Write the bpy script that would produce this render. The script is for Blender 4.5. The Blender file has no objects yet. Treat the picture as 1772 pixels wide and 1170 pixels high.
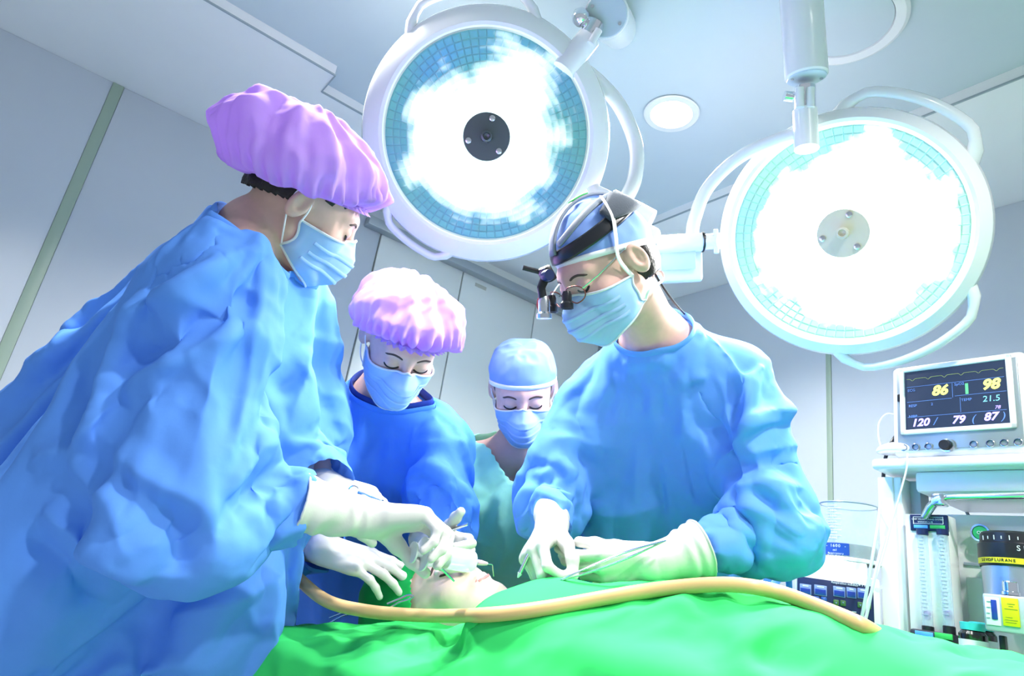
import bpy, bmesh, math, random
import numpy as np
from mathutils import Vector, Matrix
random.seed(7); np.random.seed(7)
S = bpy.context.scene
COL = S.collection
# ------------------------------------------------------------------ camera
FPX = 1150.0
_vp = np.array([499., -3185.]); _d = math.hypot(*_vp)
PITCH = math.atan(FPX/_d); _s, _c = _vp[0]/_d, -_vp[1]/_d
CF = np.array([0, math.cos(PITCH), math.sin(PITCH)])
_u0 = np.array([0, -math.sin(PITCH), math.cos(PITCH)])
CR = _c*np.array([1., 0, 0]) + _s*_u0
CU = -_s*np.array([1., 0, 0]) + _c*_u0
CC = np.array([0, 0, 1.08])
def P(x, y, dep):
    """the point seen at pixel (x, y) of the 1772x1170 photograph, dep metres deep"""
    return CC + (CF + CR*((x-886)/FPX) + CU*((585-y)/FPX))*dep
cam = bpy.data.objects.new('camera', bpy.data.cameras.new('camera'))
COL.objects.link(cam); S.camera = cam
cam.data.sensor_width = 36; cam.data.lens = 36*FPX/1772
cam.data.clip_start = .02
m = Matrix.Identity(4)
for i in range(3):
    m[i][0], m[i][1], m[i][2], m[i][3] = CR[i], CU[i], -CF[i], CC[i]
cam.matrix_world = m
# ------------------------------------------------------------------ world, exposure
w = bpy.data.worlds.new('world'); S.world = w; w.use_nodes = True
w.node_tree.nodes['Background'].inputs[0].default_value = (.80, .90, 1.0, 1)
w.node_tree.nodes['Background'].inputs[1].default_value = 0.30
S.view_settings.view_transform = 'Standard'; S.view_settings.look = 'None'
S.view_settings.gamma = 1; S.view_settings.use_curve_mapping = False
S.view_settings.exposure = 0.85
S.cycles.max_bounces = 5; S.cycles.diffuse_bounces = 3; S.cycles.glossy_bounces = 3; S.cycles.transmission_bounces = 4; S.cycles.transparent_max_bounces = 6
S.cycles.caustics_reflective = False; S.cycles.caustics_refractive = False
# ------------------------------------------------------------------ helpers
def N(v):
    v = np.asarray(v, float); return v/np.linalg.norm(v)
def A3(*v): return np.array(v, float)
MATS = {}
def mat(name, col, rough=.5, metal=0., spec=.5, emit=0., ecol=None, trans=0., alpha=1., ior=1.45, sss=0., sheen=0.,
        noise=0., nscale=40., bump=0., bscale=200., coat=0., bdist=.002, translucent=0.):
    if name in MATS: return MATS[name]
    m = bpy.data.materials.new(name); m.use_nodes = True; MATS[name] = m
    nt = m.node_tree; b = nt.nodes['Principled BSDF']
    b.inputs['Base Color'].default_value = (*col, 1); b.inputs['Roughness'].default_value = rough
    b.inputs['Metallic'].default_value = metal; b.inputs['Specular IOR Level'].default_value = spec
    b.inputs['IOR'].default_value = ior
    if trans: b.inputs['Transmission Weight'].default_value = trans
    if alpha < 1: b.inputs['Alpha'].default_value = alpha
    if sheen: b.inputs['Sheen Weight'].default_value = sheen
    if coat: b.inputs['Coat Weight'].default_value = coat
    if sss:
        b.inputs['Subsurface Weight'].default_value = sss; b.inputs['Subsurface Radius'].default_value = (.012, .005, .003)
        b.inputs['Subsurface Scale'].default_value = 1.0
    if emit:
        b.inputs['Emission Color'].default_value = (*(ecol or col), 1); b.inputs['Emission Strength'].default_value = emit
        m.cycles.emission_sampling = 'NONE'
    if noise or bump:
        tc = nt.nodes.new('ShaderNodeTexCoord')
    if noise:
        n = nt.nodes.new('ShaderNodeTexNoise'); n.inputs['Scale'].default_value = nscale; n.inputs['Detail'].default_value = 4
        nt.links.new(tc.outputs['Object'], n.inputs['Vector'])
        mr = nt.nodes.new('ShaderNodeMapRange'); mr.inputs['From Min'].default_value = .3; mr.inputs['From Max'].default_value = .7
        mr.inputs['To Min'].default_value = 1-noise; mr.inputs['To Max'].default_value = 1+noise*.4
        nt.links.new(n.outputs[0], mr.inputs['Value'])
        mx = nt.nodes.new('ShaderNodeMix'); mx.data_type = 'RGBA'; mx.blend_type = 'MULTIPLY'; mx.inputs[0].default_value = 1
        mx.inputs[6].default_value = (*col, 1); nt.links.new(mr.outputs[0], mx.inputs[7])
        nt.links.new(mx.outputs[2], b.inputs['Base Color'])
    if bump:
        n2 = nt.nodes.new('ShaderNodeTexNoise'); n2.inputs['Scale'].default_value = bscale; n2.inputs['Detail'].default_value = 5
        nt.links.new(tc.outputs['Object'], n2.inputs['Vector'])
        bp = nt.nodes.new('ShaderNodeBump'); bp.inputs['Strength'].default_value = bump; bp.inputs['Distance'].default_value = bdist
        nt.links.new(n2.outputs[0], bp.inputs['Height']); nt.links.new(bp.outputs[0], b.inputs['Normal'])
    if translucent:
        tb = nt.nodes.new('ShaderNodeBsdfTranslucent'); tb.inputs[0].default_value = (*col, 1)
        ms = nt.nodes.new('ShaderNodeMixShader'); ms.inputs[0].default_value = translucent
        out = nt.nodes['Material Output']
        nt.links.new(b.outputs[0], ms.inputs[1]); nt.links.new(tb.outputs[0], ms.inputs[2]); nt.links.new(ms.outputs[0], out.inputs[0])
    return m
def tag(o, label=None, cat=None, group=None, kind=None):
    for k, v in (('label', label), ('category', cat), ('group', group), ('kind', kind)):
        if v: o[k] = v
    return o
def empty(name, loc=(0, 0, 0)):
    o = bpy.data.objects.new(name, None); COL.objects.link(o); o.location = Vector(loc); o.empty_display_size = .05
    return o
def link(name, me, material=None, parent=None):
    o = bpy.data.objects.new(name, me); COL.objects.link(o)
    if material is not None:
        me.materials.clear()
        for mm in (material if isinstance(material, (list, tuple)) else [material]): me.materials.append(mm)
    if parent is not None:
        o.parent = parent
        o.matrix_parent_inverse = world_of(parent).inverted()
    return o
def world_of(o):
    return (world_of(o.parent) @ o.matrix_parent_inverse @ o.matrix_basis) if o.parent else o.matrix_basis.copy()
def mesh(name, v, f, material=None, parent=None, smooth=True, mi=None):
    me = bpy.data.meshes.new(name)
    v = np.asarray(v, np.float32).reshape(-1, 3)
    if isinstance(f, np.ndarray):
        k = f.shape[1]; nf = len(f)
        me.vertices.add(len(v)); me.vertices.foreach_set('co', v.ravel())
        me.loops.add(nf*k); me.loops.foreach_set('vertex_index', f.ravel().astype(np.int32))
        me.polygons.add(nf); me.polygons.foreach_set('loop_start', np.arange(0, nf*k, k, dtype=np.int32))
        me.update(calc_edges=True)
    else:
        me.from_pydata(v.tolist(), [], f)
    if smooth: me.polygons.foreach_set('use_smooth', np.ones(len(me.polygons), bool))
    if mi is not None: me.polygons.foreach_set('material_index', np.asarray(mi, np.int32))
    me.update()
    return link(name, me, material, parent)
def frame(fwd, up):
    """3x3 with columns x,y,z: y = fwd, z ~ up"""
    y = N(fwd); x = N(np.cross(y, up)); z = np.cross(x, y)
    return np.array([x, y, z]).T
def rotz(a):
    c, s = math.cos(a), math.sin(a); return np.array([[c, -s, 0], [s, c, 0], [0, 0, 1.]])
def rota(axis, a):
    return np.array(Matrix.Rotation(a, 3, Vector(axis)))
def box(name, size, loc, R=None, material=None, parent=None, bev=.004, segs=2, taper=None):
    bm = bmesh.new(); bmesh.ops.create_cube(bm, size=1)
    for v in bm.verts:
        v.co = Vector((v.co.x*size[0], v.co.y*size[1], v.co.z*size[2]))
        if taper and v.co.z > 0: v.co.x *= taper[0]; v.co.y *= taper[1]
    if bev > 0: bmesh.ops.bevel(bm, geom=bm.edges[:], offset=min(bev, .45*min(size)), segments=segs, affect='EDGES', profile=.5)
    if R is not None: bmesh.ops.transform(bm, matrix=Matrix(np.asarray(R).tolist()).to_4x4(), verts=bm.verts)
    bmesh.ops.translate(bm, vec=Vector(loc), verts=bm.verts)
    me = bpy.data.meshes.new(name); bm.to_mesh(me); bm.free()
    if bev > 0:
        me.polygons.foreach_set('use_smooth', np.ones(len(me.polygons), bool)); 
        try: me.set_sharp_from_angle(angle=math.radians(35))
        except Exception: pass
    return link(name, me, material, parent)
def catmull(pts, n=8, closed=False):
    p = np.asarray(pts, float); m_ = len(p); out = []
    rng = range(m_ if closed else m_-1)
    for i in rng:
        if closed: a, b, c, d = p[(i-1) % m_], p[i], p[(i+1) % m_], p[(i+2) % m_]
        else: a, b, c, d = p[max(i-1, 0)], p[i], p[i+1], p[min(i+2, m_-1)]
        for k in range(n):
            t = k/n
            out.append(.5*((2*b)+(-a+c)*t+(2*a-5*b+4*c-d)*t*t+(-a+3*b-3*c+d)*t**3))
    if not closed: out.append(p[-1])
    return np.array(out)
def sweep_vf(pts, rad, seg=10, closed=False, flat=None, up=(0, 0, 1), cap=True):
    pts = np.asarray(pts, float); n = len(pts)
    rad = np.full(n, rad) if np.isscalar(rad) else np.asarray(rad, float)
    t = np.zeros_like(pts)
    if closed: t = np.roll(pts, -1, 0)-np.roll(pts, 1, 0)
    else:
        t[1:-1] = pts[2:]-pts[:-2]; t[0] = pts[1]-pts[0]; t[-1] = pts[-1]-pts[-2]
    t /= np.maximum(np.linalg.norm(t, axis=1, keepdims=True), 1e-9)
    u = np.asarray(up, float); V = []
    u = u-t[0]*(u@t[0])
    if np.linalg.norm(u) < 1e-3: u = np.cross(t[0], (1, 0, 0))
    u = N(u)
    fx, fy = flat if flat else (1, 1)
    for i in range(n):
        u = N(u-t[i]*(u@t[i])); w_ = np.cross(t[i], u)
        a = np.arange(seg)*2*math.pi/seg
        V.append(pts[i]+rad[i]*(np.cos(a)[:, None]*u*fx+np.sin(a)[:, None]*w_*fy))
    V = np.concatenate(V); Fc = []
    for i in range(n if closed else n-1):
        j = (i+1) % n
        for k in range(seg):
            l = (k+1) % seg
            Fc.append((i*seg+k, i*seg+l, j*seg+l, j*seg+k))
    if cap and not closed:
        Fc.append(tuple(range(seg))[::-1]); Fc.append(tuple(range((n-1)*seg, n*seg)))
    return V, Fc
def tube(name, pts, rad, material, parent=None, seg=10, closed=False, flat=None, up=(0, 0, 1), smooth_n=0):
    if smooth_n: 
        if not np.isscalar(rad):
            rad = np.interp(np.linspace(0, len(rad)-1, (len(pts)-1)*smooth_n+1), np.arange(len(rad)), rad)
        pts = catmull(pts, smooth_n, closed)
    v, f = sweep_vf(pts, rad, seg, closed, flat, up)
    o = mesh(name, v, f, material, parent)
    try: o.data.set_sharp_from_angle(angle=math.radians(50))
    except Exception: pass
    return o
def lathe_vf(prof, seg=48, R=None, loc=(0, 0, 0), arc=None):
    """profile (r, z) about local z"""
    prof = np.asarray(prof, float); n = len(prof)
    a = np.arange(seg)*2*math.pi/seg
    V = np.stack([prof[:, None, 0]*np.cos(a), prof[:, None, 0]*np.sin(a), np.repeat(prof[:, 1:2], seg, 1)], -1).reshape(-1, 3)
    Fc = []
    for i in range(n-1):
        for k in range(seg):
            l = (k+1) % seg; Fc.append((i*seg+k, i*seg+l, (i+1)*seg+l, (i+1)*seg+k))
    if prof[0, 0] > 1e-6: Fc.append(tuple(range(seg))[::-1])
    if prof[-1, 0] > 1e-6: Fc.append(tuple(range((n-1)*seg, n*seg)))
    if R is not None: V = V @ np.asarray(R).T
    return V+np.asarray(loc), Fc
def lathe(name, prof, material, parent=None, seg=48, R=None, loc=(0, 0, 0), sharp=35, cap=True):
    v, f = lathe_vf(prof, seg, R, loc)
    if not cap: f = [q for q in f if len(q) == 4]
    o = mesh(name, v, f, material, parent)
    try: o.data.set_sharp_from_angle(angle=math.radians(sharp))
    except Exception: pass
    return o
def merge(*vfs):
    V, Fc, n = [], [], 0
    for v, f in vfs:
        V.append(np.asarray(v)); Fc += [tuple(i+n for i in q) for q in f]; n += len(v)
    return np.concatenate(V), Fc
def text(name, s, size, loc, R, material, parent=None, extrude=.0004, align='CENTER', shear=0., bold=0.):
    cu = bpy.data.curves.new(name, 'FONT'); cu.body = s; cu.size = size; cu.extrude = extrude; cu.align_x = align; cu.align_y = 'CENTER'
    cu.shear = shear; cu.offset = bold; cu.resolution_u = 3
    o = bpy.data.objects.new(name, cu); COL.objects.link(o)
    dg = bpy.context.evaluated_depsgraph_get(); me = bpy.data.meshes.new_from_object(o.evaluated_get(dg))
    bpy.data.objects.remove(o); bpy.data.curves.remove(cu)
    mw = Matrix(np.asarray(R).tolist()).to_4x4(); mw.translation = Vector(loc); me.transform(mw); me.name = name
    return link(name, me, material, parent)
# ------------------------------------------------------------------ distance-field modelling
def seg_d(p, a, b, r1, r2):
    a = np.asarray(a, np.float32); b = np.asarray(b, np.float32); ba = b-a; pa = p-a
    h = np.clip((pa @ ba)/max(float(ba @ ba), 1e-9), 0, 1)
    return np.linalg.norm(pa-h[:, None]*ba, axis=1)-(r1+(r2-r1)*h)
def ell_d(p, c, r, R=None):
    q = p-np.asarray(c, np.float32)
    if R is not None: q = q @ np.asarray(R, np.float32)
    r = np.asarray(r, np.float32); k0 = np.linalg.norm(q/r, axis=1); k1 = np.linalg.norm(q/(r*r), axis=1)
    return k0*(k0-1)/np.maximum(k1, 1e-6)
def box_d(p, c, r, R=None, rd=.01):
    q = p-np.asarray(c, np.float32)
    if R is not None: q = q @ np.asarray(R, np.float32)
    d = np.abs(q)-(np.asarray(r, np.float32)-rd)
    return np.linalg.norm(np.maximum(d, 0), axis=1)+np.minimum(d.max(1), 0)-rd
def smin(a, b, k):
    h = np.maximum(k-np.abs(a-b), 0)/k
    return np.minimum(a, b)-h*h*k*.25
def smax(a, b, k): return -smin(-a, -b, k)
def surface(fn, xs, ys, zs):
    """naive surface nets on a rectilinear grid, evaluated only near the surface"""
    xs, ys, zs = [np.asarray(q, np.float32) for q in (xs, ys, zs)]
    n = (len(xs), len(ys), len(zs)); B = 6
    D = np.full(n, 1., np.float32)
    ii = [np.arange(0, k, B) for k in n]
    cs = []; hs = []
    for q, i0, k in zip((xs, ys, zs), ii, n):
        lo = q[i0]; hi = q[np.minimum(i0+B-1, k-1)]; cs.append((lo+hi)/2); hs.append((hi-lo)/2)
    bx, by, bz = np.meshgrid(*cs, indexing='ij'); hx, hy, hz = np.meshgrid(*hs, indexing='ij')
    bc = np.stack([bx, by, bz], -1).reshape(-1, 3); br = np.sqrt(hx**2+hy**2+hz**2).ravel()
    bd = fn(bc)
    act = np.abs(bd) < br*1.5+.02
    sh = bx.shape
    sg = np.sign(bd).reshape(sh)
    D = np.repeat(np.repeat(np.repeat(sg, B, 0), B, 1), B, 2)[:n[0], :n[1], :n[2]].astype(np.float32).copy()
    mask = np.repeat(np.repeat(np.repeat(act.reshape(sh), B, 0), B, 1), B, 2)[:n[0], :n[1], :n[2]]
    ix, iy, iz = np.nonzero(mask)
    pts = np.stack([xs[ix], ys[iy], zs[iz]], -1)
    vals = np.concatenate([fn(pts[i:i+400000]) for i in range(0, len(pts), 400000)])
    D[ix, iy, iz] = vals
    ins = D < 0
    c = [ins[a:n[0]-1+a, b:n[1]-1+b, g:n[2]-1+g] for a in (0, 1) for b in (0, 1) for g in (0, 1)]
    s_ = sum(q.astype(np.int8) for q in c)
    ax, ay, az = np.nonzero((s_ > 0) & (s_ < 8))
    vid = np.full((n[0]-1, n[1]-1, n[2]-1), -1, np.int32); vid[ax, ay, az] = np.arange(len(ax))
    acc = np.zeros((len(ax), 3), np.float32); cnt = np.zeros(len(ax), np.float32)
    cor = [(a, b, g) for a in (0, 1) for b in (0, 1) for g in (0, 1)]
    for i, p in enumerate(cor):
        for j, q in enumerate(cor):
            if j <= i or sum(abs(a-b) for a, b in zip(p, q)) != 1: continue
            d0 = D[ax+p[0], ay+p[1], az+p[2]]; d1 = D[ax+q[0], ay+q[1], az+q[2]]
            k = (d0 < 0) != (d1 < 0)
            t = np.where(k, d0/np.where(k, d0-d1, 1), 0)
            p0 = np.stack([xs[ax+p[0]], ys[ay+p[1]], zs[az+p[2]]], -1); p1 = np.stack([xs[ax+q[0]], ys[ay+q[1]], zs[az+q[2]]], -1)
            acc += np.where(k[:, None], p0+(p1-p0)*t[:, None], 0); cnt += k
    V = acc/cnt[:, None]
    Fs = []
    for axis in range(3):
        o1, o2 = [(1, 2), (2, 0), (0, 1)][axis]
        a0 = ins; sl = [slice(None)]*3; s0 = list(sl); s1 = list(sl)
        s0[axis] = slice(0, -1); s1[axis] = slice(1, None)
        e0, e1 = ins[tuple(s0)], ins[tuple(s1)]
        idx = np.stack(np.nonzero(e0 != e1), -1)
        ok = (idx[:, o1] > 0) & (idx[:, o2] > 0) & (idx[:, o1] < n[o1]-1) & (idx[:, o2] < n[o2]-1)
        idx = idx[ok]
        q = []
        for d1, d2 in ((1, 1), (0, 1), (0, 0), (1, 0)):
            j = idx.copy(); j[:, o1] -= d1; j[:, o2] -= d2
            q.append(vid[j[:, 0], j[:, 1], j[:, 2]])
        q = np.stack(q, -1)
        flip = ~e0[tuple(idx.T)]
        q[flip] = q[flip][:, ::-1]
        Fs.append(q)
    Fq = np.concatenate(Fs); Fq = Fq[(Fq >= 0).all(1)]
    return V.astype(np.float64), Fq
def ugrid(lo, hi, h): return [np.arange(l, u+h, h) for l, u in zip(lo, hi)]
def edges_of(Fq):
    e = np.concatenate([np.stack([Fq[:, i], Fq[:, (i+1) % Fq.shape[1]]], -1) for i in range(Fq.shape[1])])
    e.sort(1); return np.unique(e, axis=0)
def vnormals(V, Fq):
    fn_ = np.cross(V[Fq[:, 2]]-V[Fq[:, 0]], V[Fq[:, 3 % Fq.shape[1]]]-V[Fq[:, 1]])
    n_ = np.zeros_like(V)
    for i in range(Fq.shape[1]): np.add.at(n_, Fq[:, i], fn_)
    return n_/np.maximum(np.linalg.norm(n_, axis=1, keepdims=True), 1e-12)
def relax(V, Fq, it=2, lam=.5, w_=None):
    e = edges_of(Fq); n = len(V); V = V.copy()
    deg = np.bincount(e.ravel(), minlength=n).astype(float)
    for _ in range(it):
        s = np.stack([np.bincount(e[:, 0], V[e[:, 1], k], n)+np.bincount(e[:, 1], V[e[:, 0], k], n) for k in range(3)], -1)/np.maximum(deg, 1)[:, None]
        l = lam if w_ is None else lam*w_[:, None]
        V += (s-V)*l
    return V
def keep(V, Fq, ok):
    """drop vertices where ok is False"""
    fk = ok[Fq].all(1); Fq = Fq[fk]; used = np.zeros(len(V), bool); used[Fq.ravel()] = True
    mp = np.cumsum(used)-1
    return V[used], mp[Fq]
def noise3(p, scale, seed=0, octv=3):
    """cheap smooth value noise"""
    rng = np.random.RandomState(seed); T = rng.rand(32, 32, 32).astype(np.float32)*2-1
    out = np.zeros(len(p)); amp = 1.; q = np.asarray(p)*scale
    for o in range(octv):
        i = np.floor(q).astype(int); f = q-i; f = f*f*(3-2*f); r = 0
        for a in (0, 1):
            for b in (0, 1):
                for c in (0, 1):
                    wgt = (f[:, 0] if a else 1-f[:, 0])*(f[:, 1] if b else 1-f[:, 1])*(f[:, 2] if c else 1-f[:, 2])
                    r = r+wgt*T[(i[:, 0]+a) % 32, (i[:, 1]+b) % 32, (i[:, 2]+c) % 32]
        out += amp*r; amp *= .5; q = q*2.03+17.3
    return out
# ------------------------------------------------------------------ the room
AZ = math.radians(54.5)
EA = A3(math.sin(AZ), math.cos(AZ), 0)      # along the door wall
EB = A3(-math.cos(AZ), math.sin(AZ), 0)     # along the equipment wall
UP = A3(0, 0, 1)
def rm(u, v, z): return EA*u+EB*v+UP*z
RM = np.array([EA, EB, UP]).T
def rbox(name, u0, u1, v0, v1, z0, z1, m_, parent=None, bev=.0):
    return box(name, (u1-u0, v1-v0, z1-z0), rm((u0+u1)/2, (v0+v1)/2, (z0+z1)/2), RM, m_, parent, bev)
M_wall = mat('wall_paint_grey', (.60, .66, .72), .38, noise=.02, nscale=3, bump=.03, bscale=60)
M_panel = mat('panel_cream', (.87, .92, .88), .22, noise=.02, nscale=3, coat=.2)
M_soff = mat('soffit_white', (.88, .91, .92), .6, noise=.02, nscale=4)
M_ceil = mat('ceiling_paint', (.58, .68, .74), .6, noise=.02, nscale=4)
M_floor = mat('floor_vinyl', (.45, .52, .55), .3, noise=.06, nscale=12)
M_strip = mat('strip_green', (.36, .47, .37), .4)
M_seam = mat('seam_grey', (.45, .52, .52), .6)
M_rail = mat('rail_aluminium', (.42, .47, .50), .35, metal=.6)
M_white = mat('enamel_white', (.84, .87, .89), .25, coat=.3)
M_whitem = mat('plastic_white', (.80, .84, .88), .38)
M_chrome = mat('chrome', (.80, .83, .88), .12, metal=1)
M_steel = mat('steel', (.62, .65, .70), .22, metal=1)
M_black = mat('plastic_black', (.015, .016, .022), .3)
M_navy = mat('panel_navy', (.012, .022, .09), .3)
ZS, ZC = 2.60, 2.64
fl = rbox('floor', -2.7, 2.62, -2.2, 2.74, -.05, 0, M_floor); tag(fl, kind='structure')
ce = rbox('ceiling', -2.7, 2.62, -2.2, 2.74, ZC, ZC+.05, M_ceil); tag(ce, kind='structure')
wl = rbox('wall_left', -2.7, 2.62, 2.69, 2.74, 0, ZC, M_seam); tag(wl, kind='structure')
us = [-2.2, -.095, 1.075]
for i, (u0, u1) in enumerate(((-2.2, -.1), (-.062, 1.068))):
    rbox('wall_panel', u0, u1, 2.672, 2.692, 0, ZS, M_wall, wl, .003)
for u0, u1 in ((1.076, 1.542), (1.549, 2.028), (2.035, 2.528)):
    rbox('wall_panel', u0, u1, 2.672, 2.692, 0, 2.49, M_panel, wl, .003)
rbox('wall_panel', 1.076, 2.528, 2.678, 2.692, 2.492, ZS, M_panel, wl, .003)
rbox('joint_strip', -.1, -.062, 2.668, 2.692, 0, ZS, M_strip, wl, .003)
rl = rbox('door_rail', .98, 2.45, 2.62, 2.672, 2.485, 2.53, M_rail, wl, .004)
box('rating_plate', (.07, .002, .018), rm(1.66, 2.671, 2.45), RM, mat('plate_grey', (.5, .52, .45), .5), wl, 0)
wr = rbox('wall_right', 2.57, 2.62, -2.2, 2.69, 0, ZC, M_seam); tag(wr, kind='structure')
for v0, v1 in ((-2.2, -.2), (-.194, 1.31), (1.332, 2.68)):
    rbox('wall_panel', 2.552, 2.572, v0, v1, 0, ZS, M_wall, wr, .003)
rbox('joint_strip', 2.548, 2.572, 1.31, 1.332, 0, ZS, M_strip, wr, .003)
# dropped soffit round the raised ceiling
for n_, a in (('trim_1', (-2.7, .49, 1.966, 2.69)), ('trim_2', (.49, 2.57, 2.085, 2.69)), ('trim_3', (1.90, 2.57, -2.2, 2.085))):
    o = rbox(n_, *a, ZS, ZC, M_soff); tag(o, kind='structure')
M_edge = mat('edge_line', (.35, .42, .46), .5)
for n_, a in (('trim_4', (-2.7, .494, 1.962, 1.967)), ('trim_5', (1.896, 1.901, -2.2, 2.085)), ('trim_6', (.49, .494, 1.966, 2.085)), ('trim_7', (.494, 1.896, 2.081, 2.086))):
    o = rbox(n_, *a, ZS-.003, ZS+.003, M_edge); tag(o, kind='structure')
# recessed ceiling lights
M_lampglow = mat('lamp_diffuser', (1, .98, .93), .5, emit=14, ecol=(1, .97, .90))
def downlight(u, v, label):
    t = tag(empty('ceiling_downlight', rm(u, v, ZC)), label, 'ceiling light', 'recessed ceiling downlights')
    lathe('trim_ring', [(.066, 0), (.088, -.002), (.094, -.006), (.09, -.010), (.07, -.010), (.064, 0)], M_white, t, 40, None, rm(u, v, ZC))
    lathe('diffuser', [(0, -.004), (.06, -.005), (.066, -.002)], M_lampglow, t, 40, None, rm(u, v, ZC), cap=False)
    l = bpy.data.lights.new('downlight', 'SPOT'); l.energy = 85; l.spot_size = 2.4; l.spot_blend = .6; l.shadow_soft_size = .06; l.color = (1, .97, .93)
    lo = bpy.data.objects.new('downlight_lamp', l); COL.objects.link(lo); lo.location = Vector(rm(u, v, ZC-.02)-t.location); lo.parent = t
    return t
downlight(1.42, 1.268, 'round recessed ceiling downlight glowing between the two surgical lamps')
for u_, v_, w_ in ((.85, -.15, 'above the foot of the table'), (.50, -.75, 'behind the foot of the table'), (.27, 1.268, 'above the foreground nurse')):          # unseen copies of that fitting, added and placed to light the figures
    downlight(u_, v_, 'added unseen ceiling downlight '+w_)
# round cover plate where the lamp arm meets the ceiling
t = tag(empty('ceiling_cover', rm(1.43, .68, ZC)), 'round white ceiling cover plate above the right lamp arm', 'ceiling plate')
lathe('cover_rim', [(.118, 0), (.15, -.001), (.156, -.012), (.146, -.018), (.122, -.016), (.118, -.004)], M_white, t, 56, None, rm(1.43, .68, ZC))
lathe('cover_disc', [(0, -.012), (.119, -.012), (.121, -.002)], M_ceil, t, 56, None, rm(1.43, .68, ZC), cap=False)

# ------------------------------------------------------------------ surgical lamps
def reflector_mat(name, col, hot_r, strength, rimcol, ecol=(.86, 1, .98)):  # bulb reflections painted as an emission hot spot fading towards the rim
    m_ = mat(name, col, .3, metal=.5)
    nt = m_.node_tree; b = nt.nodes['Principled BSDF']
    uv = nt.nodes.new('ShaderNodeAttribute'); uv.attribute_name = 'radius'
    rp = nt.nodes.new('ShaderNodeValToRGB'); rp.color_ramp.elements[0].position = hot_r[0]; rp.color_ramp.elements[1].position = hot_r[1]
    rp.color_ramp.elements[0].color = (1, 1, 1, 1); rp.color_ramp.elements[1].color = (0, 0, 0, 1)
    tc = nt.nodes.new('ShaderNodeTexCoord'); nz = nt.nodes.new('ShaderNodeTexNoise'); nz.inputs['Scale'].default_value = 6.5; nz.inputs['Detail'].default_value = 3
    nt.links.new(tc.outputs['Object'], nz.inputs['Vector'])
    ma = nt.nodes.new('ShaderNodeMath'); ma.operation = 'MULTIPLY_ADD'; ma.inputs[1].default_value = .9; ma.inputs[2].default_value = -.45
    nt.links.new(nz.outputs[0], ma.inputs[0])
    ad = nt.nodes.new('ShaderNodeMath'); ad.operation = 'ADD'
    nt.links.new(uv.outputs['Fac'], ad.inputs[0]); nt.links.new(ma.outputs[0], ad.inputs[1])
    nt.links.new(ad.outputs[0], rp.inputs[0])
    mu = nt.nodes.new('ShaderNodeMath'); mu.operation = 'MULTIPLY_ADD'; mu.inputs[1].default_value = strength; mu.inputs[2].default_value = rimcol
    nt.links.new(rp.outputs[0], mu.inputs[0]); nt.links.new(mu.outputs[0], b.inputs['Emission Strength'])
    b.inputs['Emission Color'].default_value = (*ecol, 1)
    n2 = nt.nodes.new('ShaderNodeTexNoise'); n2.inputs['Scale'].default_value = 5; nt.links.new(tc.outputs['Object'], n2.inputs['Vector'])
    r2 = nt.nodes.new('ShaderNodeValToRGB'); r2.color_ramp.elements[0].position = .35; r2.color_ramp.elements[1].position = .65
    r2.color_ramp.elements[0].color = (col[0]*.7, col[1]*.85, min(1, col[2]*1.2), 1); r2.color_ramp.elements[1].color = (col[0], col[1]*1.05, col[2]*.85, 1)
    nt.links.new(n2.outputs[0], r2.inputs[0]); nt.links.new(r2.outputs[0], b.inputs['Base Color'])
    m_.cycles.emission_sampling = 'NONE'
    return m_
M_glass = mat('lamp_glass', (.85, .97, 1), .03, alpha=.10, spec=.5)
M_hub = mat('hub_dark', (.10, .125, .13), .3, metal=.4)
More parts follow.
